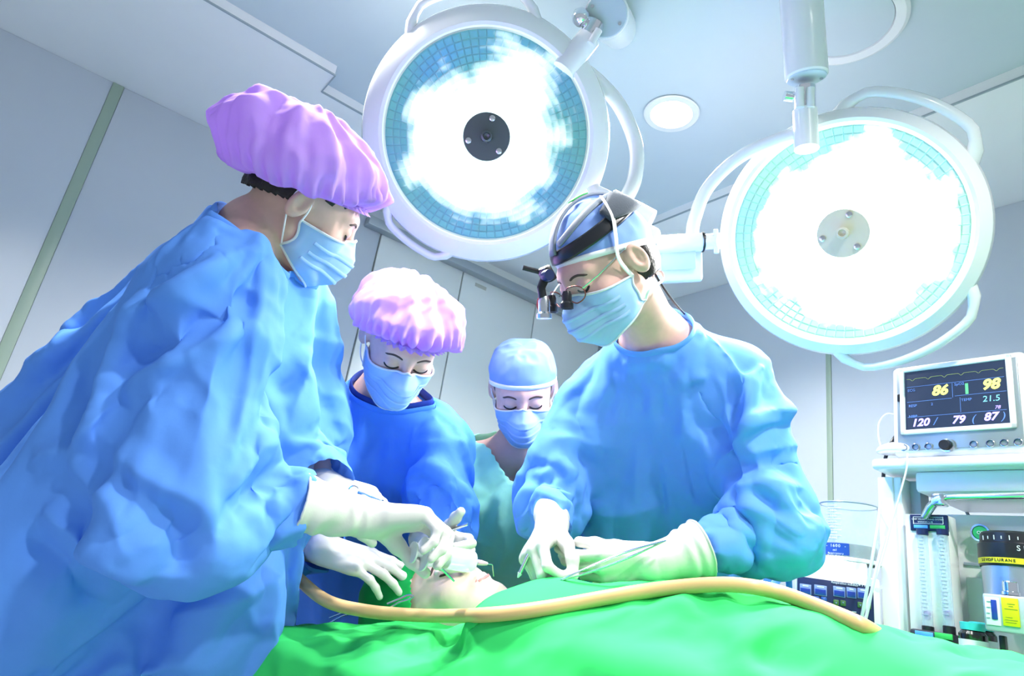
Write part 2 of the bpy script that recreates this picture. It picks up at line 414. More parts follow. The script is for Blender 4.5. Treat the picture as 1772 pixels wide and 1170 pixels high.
def lamp_head(root, c, axis, upv, Rl, Ro, m_ref, hubm, facet_n=(13, 72)):
    R = frame(upv, axis)           # columns: x, y ~ up, z = facing
    z = N(axis); y = N(np.asarray(upv)-z*(np.asarray(upv)@z)); x = np.cross(y, z); R = np.array([x, y, z]).T
    lathe('housing', [(Rl, -.012), (Rl+.002, .002), (Rl+.010, .006), (Ro-.018, -.004), (Ro-.006, -.014), (Ro, -.034), (Ro-.004, -.062), (Ro-.03, -.095), (Ro*.7, -.14), (Ro*.35, -.165), (0, -.17)],
          M_white, root, 96, R, c, 28, cap=False)
    # faceted reflector
    nr, ns = facet_n; V = []; Fc = []; mi = []; rad = []
    def pt(i, j):
        t = i/nr; r = .050+(Rl-.004-.050)*t; zz = -.125+.113*t**2.0
        a = 2*math.pi*j/ns
        return A3(r*math.cos(a), r*math.sin(a), zz)
    for i in range(nr):
        for j in range(ns):
            q = [pt(i, j), pt(i+1, j), pt(i+1, j+1), pt(i, j+1)]; cen = sum(q)/4
            k = len(V); nin = N(A3(-cen[0], -cen[1], .12))
            inn = [cen+(p-cen)*.76+nin*.0022 for p in q]
            V += q+inn
            Fc.append((k+7, k+6, k+5, k+4)); mi.append(0)
            for a_ in range(4):
                b_ = (a_+1) % 4; Fc.append((k+b_, k+a_, k+4+a_, k+4+b_)); mi.append(1)
            rad += [np.hypot(p[0], p[1])/Rl for p in q]+[np.hypot(cen[0], cen[1])/Rl]*4
    V = np.array(V) @ R.T+c
    o = mesh('reflector', V, Fc, m_ref, root, smooth=False, mi=mi)
    at = o.data.attributes.new('radius', 'FLOAT', 'POINT'); at.data.foreach_set('value', np.array(rad, np.float32))
    lathe('lens_glass', [(0, .004), (Rl*.6, .002), (Rl-.002, -.006)], M_glass, root, 64, R, c, cap=False)
    # hub on the axis
    h = lathe('hub', [(.056, -.13), (.059, -.05), (.060, -.004), (.058, .006), (.02, .008), (0, .008)], [hubm], root, 40, R, c, 30, cap=False)
    lathe('handle_socket', [(.015, .006), (.014, .03), (.009, .032), (.007, .022), (0, .02)], hubm, h, 20, R, c, 30, cap=False)
    for k in range(3):
        a = math.radians(72+120*k); q = c+R @ A3(.046*math.cos(a), .046*math.sin(a), .006)
        lathe('hub_screw', [(.0075, 0), (.0075, .004), (.005, .005), (0, .005)], M_steel, h, 12, R, q, 30, cap=False)
    lathe('bulb_sleeve', [(.062, -.12), (.066, -.07), (.064, -.05)], mat('bulb_sleeve', (.9, .95, .92), .3, emit=2.0, ecol=(.95, 1, .9)), root, 40, R, c, cap=False)
    return R
def strap_handle(root, c, R, Ro, a0, a1, out=.045, zoff=-.03, rad=.013):
    """hand grip standing off the rim between two angles (degrees)"""
    pts = []; rr = []
    n = 18
    for i in range(n+1):
        t = i/n; a = math.radians(a0+(a1-a0)*t)
        lift = out*(min(1, t/.18, (1-t)/.18))**.7
        pts.append(c+R @ A3((Ro-.012+lift)*math.cos(a), (Ro-.012+lift)*math.sin(a), zoff)); rr.append(rad*(1.25 if t < .1 or t > .9 else 1))
    return tube('grip', pts, rr, M_white, root, 12, flat=(1.2, .8))
D1 = 1.65
c1 = P(842, 237, D1); ax1 = N(N(CC-c1)+.07*CU+.0*CR)
lamp1 = tag(empty('surgical_lamp', c1), 'round white surgical lamp with blue-green faceted reflector above the headlamp surgeon', 'surgical lamp', 'ceiling surgical lamps')
M_grid1 = reflector_mat('reflector_grid_cool', (.62, .90, .92), (.30, .90), 2.6, 1.7)
M_ref1 = reflector_mat('reflector_cool', (.05, .36, .42), (.26, .86), 3.2, .03)
R1 = lamp_head(lamp1, c1, ax1, CU, .256, .314, [M_ref1, M_grid1], M_hub)
strap_handle(lamp1, c1, R1, .314, 128, 66); strap_handle(lamp1, c1, R1, .314, 214, 252, .03)
def arm_end(root, p0, p1, w_, facedir):
    """thick spring arm ending in an oval cap"""
    d = N(np.asarray(p1)-p0)
    L = np.linalg.norm(np.asarray(p1)-p0)
    x = N(np.cross(d, CF)); R = np.array([x, np.cross(d, x), d]).T
    o = lathe('spring_arm', [(0, 0), (w_*.94, 0), (w_, .004), (w_, L)], M_white, root, 40, R, p0, 30, cap=False)
    lathe('arm_end_cap', [(0, -.003), (w_*.9, -.003), (w_*.93, .002)], mat('cap_bluegrey', (.55, .68, .76), .4), root, 40, R, p0, 30, cap=False)
    for s in (-1, 1): lathe('cap_screw', [(.004, 0), (.004, .002), (0, .002)], M_steel, root, 10, np.array([x, -np.cross(d, x), -d]).T, p0+x*s*w_*.72-d*.003, cap=False)
# lamp 1 arm: cap, ball joint, socket tube, yoke, pivot
q = P(1049, 26, 1.62)
arm_end(lamp1, q, q+N(.35*CU+.93*CF+.22*CR)*.5, .055, None)
v, f = lathe_vf([(0, -.022), (.012, -.02), (.02, -.01), (.022, 0), (.02, .01), (.012, .02), (0, .022)], 20, None, P(1005, 30, 1.62)); mesh('joint_ball', v, f, M_chrome, lamp1)
tube('joint_neck', [P(1030, 40, 1.63), P(1013, 72, 1.63)], .024, M_chrome, lamp1, 16)
tube('joint_fork', [P(1036, 52, 1.60), P(1022, 76, 1.60)], .010, M_white, lamp1, 10)
tube('yoke_socket', [P(1019, 66, 1.63), P(975, 122, 1.63)], .030, M_white, lamp1, 24)
tube('yoke', [P(985, 112, 1.66), P(1020, 128, 1.68), P(1070, 180, 1.70), P(1100, 250, 1.70), P(1098, 310, 1.67), P(1078, 352, 1.615)], .0185, M_white, lamp1, 14, smooth_n=6)
ydir = N(P(1130, 385, 1.59)-P(1048, 342, 1.62)); yR = frame(ydir, CU)
tube('pivot_bar', [P(1032, 336, 1.63), P(1052, 346, 1.62)], .022, M_white, lamp1, 18)
tube('pivot_ring', [P(1052, 345, 1.62), P(1055, 347, 1.62)], .0255, M_black, lamp1, 18)
tube('pivot_sleeve', [P(1056, 348, 1.62), P(1126, 384, 1.59)], .030, M_white, lamp1, 20)
bx_ = box('brake_housing', (.055, .105, .085), P(1096, 410, 1.60), yR, M_whitem, lamp1, .008)
tube('mount_plate', [P(1026, 322, 1.66), P(1036, 350, 1.66)], .016, M_white, lamp1, 14)
# lamp 2
D2 = 1.62
c2 = P(1459, 404, D2); ax2 = N(N(CC-c2)-.10*CR+.03*CU)
lamp2 = tag(empty('surgical_lamp', c2), 'round white surgical lamp burning bright over the patient monitor', 'surgical lamp', 'ceiling surgical lamps')
M_grid2 = reflector_mat('reflector_grid_warm', (.75, .95, .86), (.50, .92), 4.0, .80, (.88, 1, .88))
M_ref2 = reflector_mat('reflector_warm', (.26, .58, .42), (.44, .88), 7.0, .07, (.90, 1, .90))
M_hub2 = mat('hub_lit', (.42, .42, .34), .6, emit=.12, ecol=(.8, .8, .62))
R2 = lamp_head(lamp2, c2, ax2, CU, .263, .304, [M_ref2, M_grid2], M_hub2)
strap_handle(lamp2, c2, R2, .304, 92, 28); strap_handle(lamp2, c2, R2, .304, -28, -94)
q = P(1396, 134, 1.60)
arm_end(lamp2, q, P(1382, -60, 1.62), .049, None)
tube('joint_neck', [P(1393, 150, 1.605), P(1393, 196, 1.605)], .024, M_chrome, lamp2, 16)
tube('joint_fork', [P(1384, 152, 1.575), P(1384, 186, 1.575)], .010, M_white, lamp2, 10)
tube('joint_fork', [P(1402, 152, 1.575), P(1402, 186, 1.575)], .010, M_white, lamp2, 10)
tube('joint_knob', [P(1357, 166, 1.59), P(1372, 168, 1.59)], .012, M_chrome, lamp2, 12)
tube('yoke_socket', [P(1393, 192, 1.60), P(1396, 258, 1.58)], .028, M_white, lamp2, 24)
tube('yoke', [P(1385, 232, 1.61), P(1350, 240, 1.64), P(1280, 272, 1.69), P(1225, 325, 1.71), P(1202, 380, 1.70), P(1198, 412, 1.70)], .0165, M_white, lamp2, 14, smooth_n=6)
yd = N(P(1250, 417, 1.66)-P(1136, 424, 1.70)); yR = frame(yd, CU)
tube('pivot_sleeve', [P(1136, 424, 1.70), P(1215, 419, 1.68)], .024, M_white, lamp2, 20)
tube('pivot_ring', [P(1214, 419, 1.68), P(1217, 419, 1.68)], .026, M_black, lamp2, 18)
tube('pivot_bar', [P(1217, 419, 1.68), P(1246, 417, 1.65)], .020, M_white, lamp2, 18)
box('mount_plate', (.02, .012, .06), P(1239, 418, 1.65), yR, M_white, lamp2, .003)
bx_ = box('brake_housing', (.06, .112, .10), P(1176, 455, 1.72), yR, M_whitem, lamp2, .008)
box('brake_panel', (.004, .085, .05), P(1174, 450, 1.685), yR, mat('cap_bluegrey', (0, 0, 0)), bx_, .002)
box('brake_slot', (.004, .045, .02), P(1188, 448, 1.682), yR, mat('slot_grey', (.36, .46, .48), .5), bx_, .004)
# light thrown by both lamps
def lamp_spot(c, ax, tgt, power, col):
    l = bpy.data.lights.new('surgical_light', 'SPOT'); l.energy = power; l.color = col; l.spot_size = math.radians(115); l.spot_blend = .8; l.shadow_soft_size = .16
    o = bpy.data.objects.new('surgical_light', l); COL.objects.link(o); o.location = Vector(c+ax*.05)
    o.rotation_euler = (Vector(tgt)-o.location).to_track_quat('-Z', 'Y').to_euler()
lamp_spot(c1, ax1, (.05, .95, 1.0), 36, (1, .99, .96))
lamp_spot(c2, ax2, (.05, 1.05, 1.0), 55, (1, .99, .96))
# ------------------------------------------------------------------ people: builders
def skin_mat(name, col):
    return mat(name, col, .48, spec=.35, sss=0, noise=.06, nscale=60, bump=.04, bscale=500)
M_skin = skin_mat('skin_light', (.68, .44, .38))
M_hair = mat('hair_black', (.012, .010, .010), .42, bump=.5, bscale=300)
M_brow = mat('brow_dark', (.075, .05, .045), .8)
M_lash = mat('lash_dark', (.01, .008, .01), .5)
M_lip = mat('lip_rose', (.62, .26, .26), .45)
M_glove = mat('glove_latex', (.70, .695, .665), .42, spec=.4, sss=0, noise=.02, bump=.12, bscale=90, bdist=.003)
M_elastic = mat('strap_white', (.86, .89, .92), .6)
def fabric_mat(name, col, tr=.08, bump=.10, rough=.75):
    return mat(name, col, rough, spec=.2, noise=.05, nscale=6, bump=bump, bscale=45, bdist=.006, translucent=tr)
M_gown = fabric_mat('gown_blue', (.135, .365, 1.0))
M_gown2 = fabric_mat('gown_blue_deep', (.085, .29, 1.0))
M_scrub = fabric_mat('scrub_mint', (.40, .97, .82))
M_capv = fabric_mat('cap_lilac', (.62, .40, .93), .35)
M_capb = fabric_mat('cap_blue', (.28, .46, .95), .2)
M_mask = fabric_mat('mask_blue', (.42, .65, 1.0), .2, bump=.03)
M_maskw = fabric_mat('mask_white', (.80, .86, .92), .2, bump=.03)
M_scrubn = fabric_mat('scrub_navy', (.02, .05, .30))

def head_field(p, female=False, mouth=True):
    """p in head space: x right, y forward, z up, origin between the eyes' level and the ears; metres"""
    x = np.abs(p[:, 0]); q = p.copy(); q[:, 0] = x
    d = ell_d(q, (0, -.018, .028), (.075, .093, .088))
    d = smin(d, ell_d(q, (0, .030, -.022), (.064, .060, .088)), .03)
    d = smin(d, ell_d(q, (0, .040, -.078), (.050 if not female else .046, .048, .040)), .03)
    d = smin(d, seg_d(q, (.052, -.005, -.055), (.018, .070, -.100), .016, .014), .025)
    d = smin(d, ell_d(q, (0, .078, -.103), (.020, .017, .015)), .02)
    d = smin(d, ell_d(q, (.038, .055, -.030), (.027, .026, .026)), .02)
    d = smin(d, seg_d(q, (0, .084, .024), (.040, .068, .022), .010, .009), .02)
    d = smax(d, -ell_d(q, (.031, .103, .000), (.019, .017, .013)), .014)
    d = smin(d, ell_d(q, (.0315, .0775, .000), (.0165, .0125, .0125)), .006)
    n = seg_d(q, (0, .087, .012), (0, .112, -.032), .0075, .0095)
    n = smin(n, ell_d(q, (.0105, .100, -.037), (.0085, .010, .0075)), .008)
    n = smax(n, -ell_d(q, (.0065, .1045, -.0455), (.0042, .006, .005)), .003)
    d = smin(d, n, .012)
    d = smax(d, -ell_d(q, (.0065, .103, -.046), (.004, .0055, .005)), .003)
    if mouth:
        d = smin(d, ell_d(q, (0, .080, -.068), (.026, .018, .016)), .012)
        l1 = smin(seg_d(q, (0, .0985, -.0635), (.011, .0965, -.0630), .0042, .0042), seg_d(q, (.011, .0965, -.0630), (.024, .0865, -.0675), .0042, .002), .004)
        l2 = smin(seg_d(q, (0, .0975, -.0735), (.012, .0945, -.0730), .0054, .005), seg_d(q, (.012, .0945, -.0730), (.024, .0865, -.0680), .005, .002), .004)
        d = smin(d, smin(l1, l2, .0015), .004)
    # ear
    Re = np.array(Matrix.Rotation(math.radians(-14), 3, 'X'))@np.array(Matrix.Rotation(math.radians(20), 3, 'Z'))
    e = ell_d(q, (.081, -.016, -.006), (.0115, .0190, .0315), Re)
    e = smax(e, -ell_d(q, (.0945, -.0125, -.001), (.0115, .0125, .0225), Re), .003)
    e = smin(e, seg_d(q, (.080, -.004, -.012), (.081, -.008, .004), .0045, .0035), .004)
    e = smin(e, seg_d(q, (.085, -.019, .012), (.085, -.020, -.012), .0028, .0032), .003)
    d = smin(d, e, .007)
    return d
class Person:
    pass
def make_body(name, label, H, hf, hu, J, hs=1.0, female=False, skin=None, fine=.0032, hand_r=.03):
    """H head centre, hf/hu head axes, J joints"""
    Rh = frame(hf, hu); H = np.asarray(H, float)
    pr = Person(); pr.H, pr.R, pr.hs, pr.J = H, Rh, hs, J
    prims = []
    s = 1.0
    nb = J['neck']
    skull_base = H+Rh @ A3(0, -.030, -.055)*hs
    prims.append((skull_base, nb, .050*hs, .058 if not female else .052))
    for k in ('L', 'R'):
        prims.append((nb, J['sh'+k], .052, .050))
        prims.append((J['sh'+k], J['el'+k], .050, .040)); prims.append((J['el'+k], J['wr'+k], .038, .019))
        if 'ha'+k in J: prims.append((J['wr'+k], J['ha'+k], .019, .015))
        prims.append((J['sh'+k]*.62+nb*.38-J['upv']*.09, J['hip'+k]+J['upv']*.14, .100, .085))
        prims.append((J['hip'+k]+J['upv']*.02, J['kn'+k], .088, .056)); prims.append((J['kn'+k], J['an'+k], .054, .038))
        prims.append((J['an'+k], J['an'+k]+J['fw']*.16-A3(0, 0, .035), .036, .030))
    prims.append((J['hipL'], J['hipR'], .105, .105))
    pr.prims = prims
    def body(p):
        d = None
        for a, b, r1, r2 in prims:
            e = seg_d(p, a, b, r1, r2); d = e if d is None else smin(d, e, .04)
        return d
    pr.body = body
    R32 = Rh.astype(np.float32)
    def full(p):
        q = ((p-H.astype(np.float32)) @ R32)/hs
        b = body(p)
        far = np.linalg.norm(q, axis=1)
        out = b.copy(); k = far < .30
        if k.any(): out[k] = smin(b[k], head_field(q[k], female)*hs, .022)
        return out
    allp = np.array([a for a, *_ in prims]+[b for _, b, *_ in prims])
    lo, hi = np.minimum(allp.min(0), H-.16)-.13, np.maximum(allp.max(0), H+.16)+.13
    lo[2] = max(lo[2], -.02)
    ax = []
    for i in range(3):
        a0, a1 = H[i]-.135*hs, H[i]+.135*hs
        ax.append(np.concatenate([np.arange(lo[i], a0, .013), np.arange(a0, a1, fine*hs), np.arange(a1, hi[i]+.013, .013)]))
    V, Fq = surface(full, *ax)
    o = mesh('person', V, Fq, skin or M_skin); tag(o, label, 'person', 'people at the operating table')
    pr.obj = o
    return pr
def hp(pr, *v): return pr.H+pr.R @ (A3(*v)*pr.hs)
def face_hit(pr, x, z, off=.0012, female=False, y0=.14):
    """walk from the front to the face surface at head-space (x, z)"""
    y = np.full(len(x), y0)
    for _ in range(40):
        d = head_field(np.stack([x, y, z], -1).astype(np.float32), female); y = y-np.maximum(d-off, -.01)*.8
    return np.stack([x, y, z], -1)
def face_line(pr, name, xz, rad, m_, off=.0008, flat=None):
    xz = catmull(np.asarray(xz), 5); q = face_hit(pr, xz[:, 0], xz[:, 1], off)
    n = len(q); rr = np.full(n, rad)*np.clip(np.minimum(np.arange(n), np.arange(n)[::-1])/2.5+.35, 0, 1)
    return tube(name, [hp(pr, *k) for k in q], rr, m_, pr.obj, 6, flat=flat)
def eyes(pr, look=-.004, sides=(-1, 1), brow=.0029, smile=0.):
    for s in sides:
        face_line(pr, 'eyelashes', [(s*.0155, -.0040), (s*.023, look-.0045), (s*.032, look-.0060), (s*.041, look-.0045), (s*.0475, look+.0005)], .0025, M_lash, .0)
        face_line(pr, 'eyebrow', [(s*.014, .0180), (s*.024, .0215), (s*.036, .0215), (s*.050, .0155)], brow, M_brow, -.0012)
def ell_pt(th, ph, r): return A3(r[0]*math.cos(ph)*math.cos(th), r[1]*math.cos(ph)*math.sin(th), r[2]*math.sin(ph))
def mask(pr, top=-.012, bot=-.120, w_=.066, label=None, tint=None, pleat=4, bulge=1.0, straps='ear', seed=0, drop=0.):
    """pleated surgical mask: a curved sheet from the nose bridge to under the chin"""
    nu, nv = 40, 34; V = []
    for j in range(nv+1):
        v = j/nv
        for i in range(nu+1):
            u = -1+2*i/nu; au = abs(u)
            side = au**1.6
            # centre profile in (y, z)
            yc = np.interp(v, [0, .06, .25, .5, .75, .92, 1], [.100, .113, .131, .133, .123, .102, .080])
            zc = top+(bot-top)*v
            if v < .3: zc += .010*(1-v/.3)*(1-au)**1.5-.012*(1-v/.3)*au
            zc += .024*side*(v-.35)*(1 if v > .35 else .6)
            if v > .6: zc += .020*(v-.6)/.4*side
            x_ = u*w_*(1-.10*abs(v-.5)*2)*1.0
            ys = -.002+.012*math.sin(v*math.pi)
            y_ = ys+(yc-ys)*(1-au**2.3)*(1.0)
            pl = .0042*((v*(pleat+.6)) % 1.0)*math.sin(min(1, max(0, (v-.08)/.2))*math.pi/2)*(1-au**4)*bulge*max(0., 1-max(0, v-.25)/.25)
            wr_ = .0040*math.sin(9*u+4*v+seed)*math.sin(7*v+2.3*u+seed*2)*au
            gat = .0007*math.sin(v*26+seed)*max(0, (au-.72)/.28)
            q = A3(x_, y_+pl+wr_+gat, zc-drop*v)
            V.append(q)
    V = np.array(V)
    # keep the sheet outside the skin
    for _ in range(6):
        d = head_field(V.astype(np.float32), mouth=False); push = np.maximum(.0045-d, 0)
        c = A3(0, -.02, -.03); n_ = V-c; n_ /= np.linalg.norm(n_, axis=1, keepdims=True); V = V+n_*push[:, None]*.9
    g3 = V.reshape(nv+1, nu+1, 3)
    for it_ in range(14):
        for e_ in (0, nu): g3[1:-1, e_] = (g3[:-2, e_]+g3[1:-1, e_]*2+g3[2:, e_])/4
        if it_ == 0: g3[1:-1, 1:-1] = g3[1:-1, 1:-1]*.6+(g3[:-2, 1:-1]+g3[2:, 1:-1]+g3[1:-1, :-2]+g3[1:-1, 2:])*.1
    V = g3.reshape(-1, 3)
    W = V @ (pr.R*pr.hs).T+pr.H
    Fq = np.array([(j*(nu+1)+i, (j+1)*(nu+1)+i, (j+1)*(nu+1)+i+1, j*(nu+1)+i+1) for j in range(nv) for i in range(nu)])
    o = mesh('face_mask', W, Fq, tint or M_mask, pr.obj)
    md = o.modifiers.new('thick', 'SOLIDIFY'); md.thickness = .0012; md.offset = 1
    def edge(nm, idx, r): tube(nm, W[idx], r, M_maskw, o, 6)
    edge('mask_hem', [i for i in range(nu+1)], .0024); edge('mask_hem', [nv*(nu+1)+i for i in range(nu+1)], .0022)
    edge('mask_side', [j*(nu+1) for j in range(nv+1)], .0024); edge('mask_side', [j*(nu+1)+nu for j in range(nv+1)], .0024)
    pr.maskW = W.reshape(nv+1, nu+1, 3)
    for jr in (10, 17, 24):               # the pressed folds
        row = pr.maskW[jr, 2:-2]; outw = row-hp(pr, 0, -.03, -.06); outw /= np.linalg.norm(outw, axis=1, keepdims=True)
        tube('pleat', row+outw*.0012, .0022, tint or M_mask, o, 6, flat=(1.6, .5), up=pr.R[:, 2])
    if straps == 'ear':
        for s, i in ((-1, 0), (1, nu)):
            a, b = pr.maskW[2, i], pr.maskW[nv-2, i]
            tube('ear_loop', [a, (a+hp(pr, s*.083, .0, .022))/2+pr.R@A3(s*.004, 0, 0), hp(pr, s*.083, -.012, .029), hp(pr, s*.085, -.030, .014), hp(pr, s*.083, -.030, -.018), (b+hp(pr, s*.082, -.022, -.040))/2+pr.R@A3(s*.005, 0, 0), b], .0017, M_elastic, o, 6, smooth_n=5)
    elif straps == 'tie':
        for s, i in ((-1, 0), (1, nu)):
            a, b = pr.maskW[1, i], pr.maskW[nv-1, i]
            tube('tie_strap', [a, hp(pr, s*.081, .020, .012), hp(pr, s*.086, .006, .050), hp(pr, s*.082, -.012, .085), hp(pr, s*.055, -.03, .122)], .0045, M_elastic, o, 8, flat=(.35, 1), up=pr.R[:, 0]*s, smooth_n=6)
            tube('tie_strap', [b, hp(pr, s*.074, -.012, -.070), hp(pr, s*.066, -.055, -.072), hp(pr, s*.03, -.088, -.068), hp(pr, 0, -.092, -.066)], .0042, M_elastic, o, 8, flat=(.35, 1), up=pr.R[:, 0]*s, smooth_n=6)
    return o
def skull(d, off=0., c=(0, -.018, .028), r=(.075, .093, .088)):
    d = N(d); r = np.asarray(r)+off
    return A3(*c)+d/np.linalg.norm(d/r)
def skullcap(pr, m_, off=.012, front=.050, back=.0, top=.02, box_=0, seed=0, band=.010, wr=.003):
    """tie-back cap with a white edging; front/back = rim heights in head space"""
    nu, nv = 120, 34; V = []
    for jj in range(nv+1):
        t = jj/nv
        for i in range(nu):
            th = 2*math.pi*i/nu; x, y = math.cos(th), math.sin(th)
            zr = (front+back)/2+(front-back)/2*y
            el0 = math.asin(max(-.9, min(.9, (zr-.028)/.098)))
            e = el0+(math.pi/2-el0)*t
            if box_:
                ce = max(0, math.cos(e))**box_; q = A3(x*ce*(.075+off), -.018+y*ce*(.093+off), .028+(.088+off+top)*math.copysign(abs(math.sin(e))**.9, math.sin(e)))
            else: q = skull((x*math.cos(e)*.075, y*math.cos(e)*.093, math.sin(e)*.088), off+top*t**1.2)
            V.append(q)
    V = np.array(V); c = A3(0, -.018, .02); n_ = V-c; n_ /= np.linalg.norm(n_, axis=1, keepdims=True)
    V = V+n_*((ridged(V*A3(22, 22, 13), 50+seed)-.6)*wr*np.repeat(np.clip(np.arange(nv+1)/5, 0, 1), nu))[:, None]
    W = V @ (pr.R*pr.hs).T+pr.H
    Fq = np.array([(j*nu+i, j*nu+(i+1) % nu, (j+1)*nu+(i+1) % nu, (j+1)*nu+i) for j in range(nv) for i in range(nu)])
    o = mesh('surgical_cap', W, Fq, m_, pr.obj)
    ring = V[:nu]; R2 = ring+n_[:nu]*.0015
    A_ = np.concatenate([R2-A3(0, 0, band*.6), R2+A3(0, 0, band*.6)]) @ (pr.R*pr.hs).T+pr.H
    b_ = mesh('cap_edging', A_, np.array([(i, (i+1) % nu, nu+(i+1) % nu, nu+i) for i in range(nu)]), M_elastic, o)
    md = b_.modifiers.new('thick', 'SOLIDIFY'); md.thickness = .002
    return o
def skull_patch(pr, name, path, half, off, th, m_, parent, nw=6):
    """strip lying on the skull: path of head-space directions, half width per point"""
    path = np.asarray(path, float); n = len(path); half = np.full(n, half) if np.isscalar(half) else np.interp(np.linspace(0, 1, n), np.linspace(0, 1, len(half)), half)
    c = A3(0, -.018, .028); S3 = np.array([skull(d, off) for d in path]); V = []
    for i in range(n):
        t = N(S3[min(i+1, n-1)]-S3[max(i-1, 0)]); o_ = N(S3[i]-c); w_ = N(np.cross(t, o_))
        for k in range(nw+1):
            u = (2*k/nw-1); V.append(skull(S3[i]+w_*half[i]*u-c, off-.001*u*u))
    Fq = np.array([(i*(nw+1)+k, (i+1)*(nw+1)+k, (i+1)*(nw+1)+k+1, i*(nw+1)+k+1) for i in range(n-1) for k in range(nw)])
    o = mesh(name, np.array(V) @ (pr.R*pr.hs).T+pr.H, Fq, m_, parent); md = o.modifiers.new('thick', 'SOLIDIFY'); md.thickness = th; md.offset = 0
    return o
def hair_patch(pr, ok, off=.004, seed=0):
    """hair lying close to the skull where ok(head-space points) holds"""
    def fn(p):
        d = ell_d(p, (0, -.018, .028), (.075, .093, .088)); d = smin(d, ell_d(p, (0, -.045, -.03), (.062, .055, .05)), .03)
        return d-off-.0022*np.sin(p[:, 0]*260+40*p[:, 2]+np.sin(p[:, 1]*90)*2)-noise3(p, 60, seed, 1)*.0012
    V, Fq = surface(fn, *ugrid((-.11, -.14, -.12), (.11, .11, .14), .004))
    V, Fq = keep(V, Fq, ok(V))
    o = mesh('hair', V @ (pr.R*pr.hs).T+pr.H, Fq, M_hair, pr.obj)
    md = o.modifiers.new('thick', 'SOLIDIFY'); md.thickness = .006; md.offset = -1
    return o
def thumb_dorsal(fwd, thumb, side):
    x = -side*np.asarray(thumb); return np.cross(x, fwd)
def bouffant(pr, c=(0, -.02, .055), r=(.125, .150, .105), tilt=17, rim=-.42, seed=1, nf=38, m_=None, sag=(0, 0, 0), gather=.012, rimr=(.086, .108)):
    """gathered bouffant cap: a puffy dome drawn in by an elastic rim"""
    nu, nv = 220, 46; R = rota((1, 0, 0), math.radians(tilt))
    rng = np.random.RandomState(seed); ph = rng.rand(6)*6.28
    th = np.arange(nu)*2*math.pi/nu
    V = []
    for j in range(nv+1):
        t = j/nv                                    # 0 at the rim frill, 1 at the crown
        if t < .06: k = t/.06; rr = 1.0+.05*(1-k); z = -.010*(1-k)
        else: rr = None
        if rr is not None:
            rx, ry = rimr[0]*rr, rimr[1]*rr; zz = rim*r[2]+z; amp = .0035+.004*(1-k)
        else:
            k = (t-.06)/.94
            ang = np.radians(-50+34*np.clip(np.sin(th), 0, 1)**1.5)*(1-k)+math.radians(90)*k
            prof_r = np.cos(ang)**.92; prof_z = np.sin(ang)
            s_ = min(1, k/.14); s_ = s_*s_*(3-2*s_)
            rx = rimr[0]*(1-s_)+r[0]*prof_r*s_; ry = rimr[1]*(1-s_)+r[1]*prof_r*s_
            zz = (rim*r[2])*(1-s_)+r[2]*prof_z*s_
            amp = gather*(.30+1.0*math.exp(-((k-.10)/.10)**2))*math.exp(-k*3.0)*prof_r
        g = np.cos(nf*th+ph[0]+2.2*np.sin(3*th+ph[1])+1.5*np.sin(5*th+ph[2]))
        g2 = np.cos(11*th+ph[3]+1.7*np.sin(2*th+ph[4]))*.9+np.cos(7*th+ph[5])*.6
        big = .055*g2*min(1, t*2.2)*max(0, 1-t)**.7
        m_r = 1+(amp*g/.1)+big
        X = np.stack([rx*np.cos(th)*m_r, ry*np.sin(th)*m_r, np.zeros(nu)+zz+.006*g2*(t > .06)*math.sin(t*3.1)], -1)
        X = X @ R.T+A3(*c)+A3(*sag)*min(1, t*1.5)
        V.append(X)
    V = np.concatenate(V)
    V += ((noise3(V, 26, seed, 2)*.005+(ridged(V*15, seed+40)-.6)*.009)*np.repeat(np.clip(np.arange(nv+1)/8, 0, 1), nu))[:, None]*(V-A3(*c))/.12
    for _ in range(4):
        d = head_field(V.astype(np.float32)); n_ = V-A3(0, -.02, .0); n_ /= np.linalg.norm(n_, axis=1, keepdims=True)
        V = V+n_*np.maximum(.005-d, 0)[:, None]
    V = V @ (pr.R*pr.hs).T+pr.H
    Fq = np.array([(j*nu+i, j*nu+(i+1) % nu, (j+1)*nu+(i+1) % nu, (j+1)*nu+i) for j in range(nv) for i in range(nu)])
    o = mesh('bouffant_cap', V, Fq, m_ or M_capv, pr.obj)
    tube('elastic_rim', V[2*nu:3*nu:2], .0032, m_ or M_capv, o, 6, closed=True)
    return o
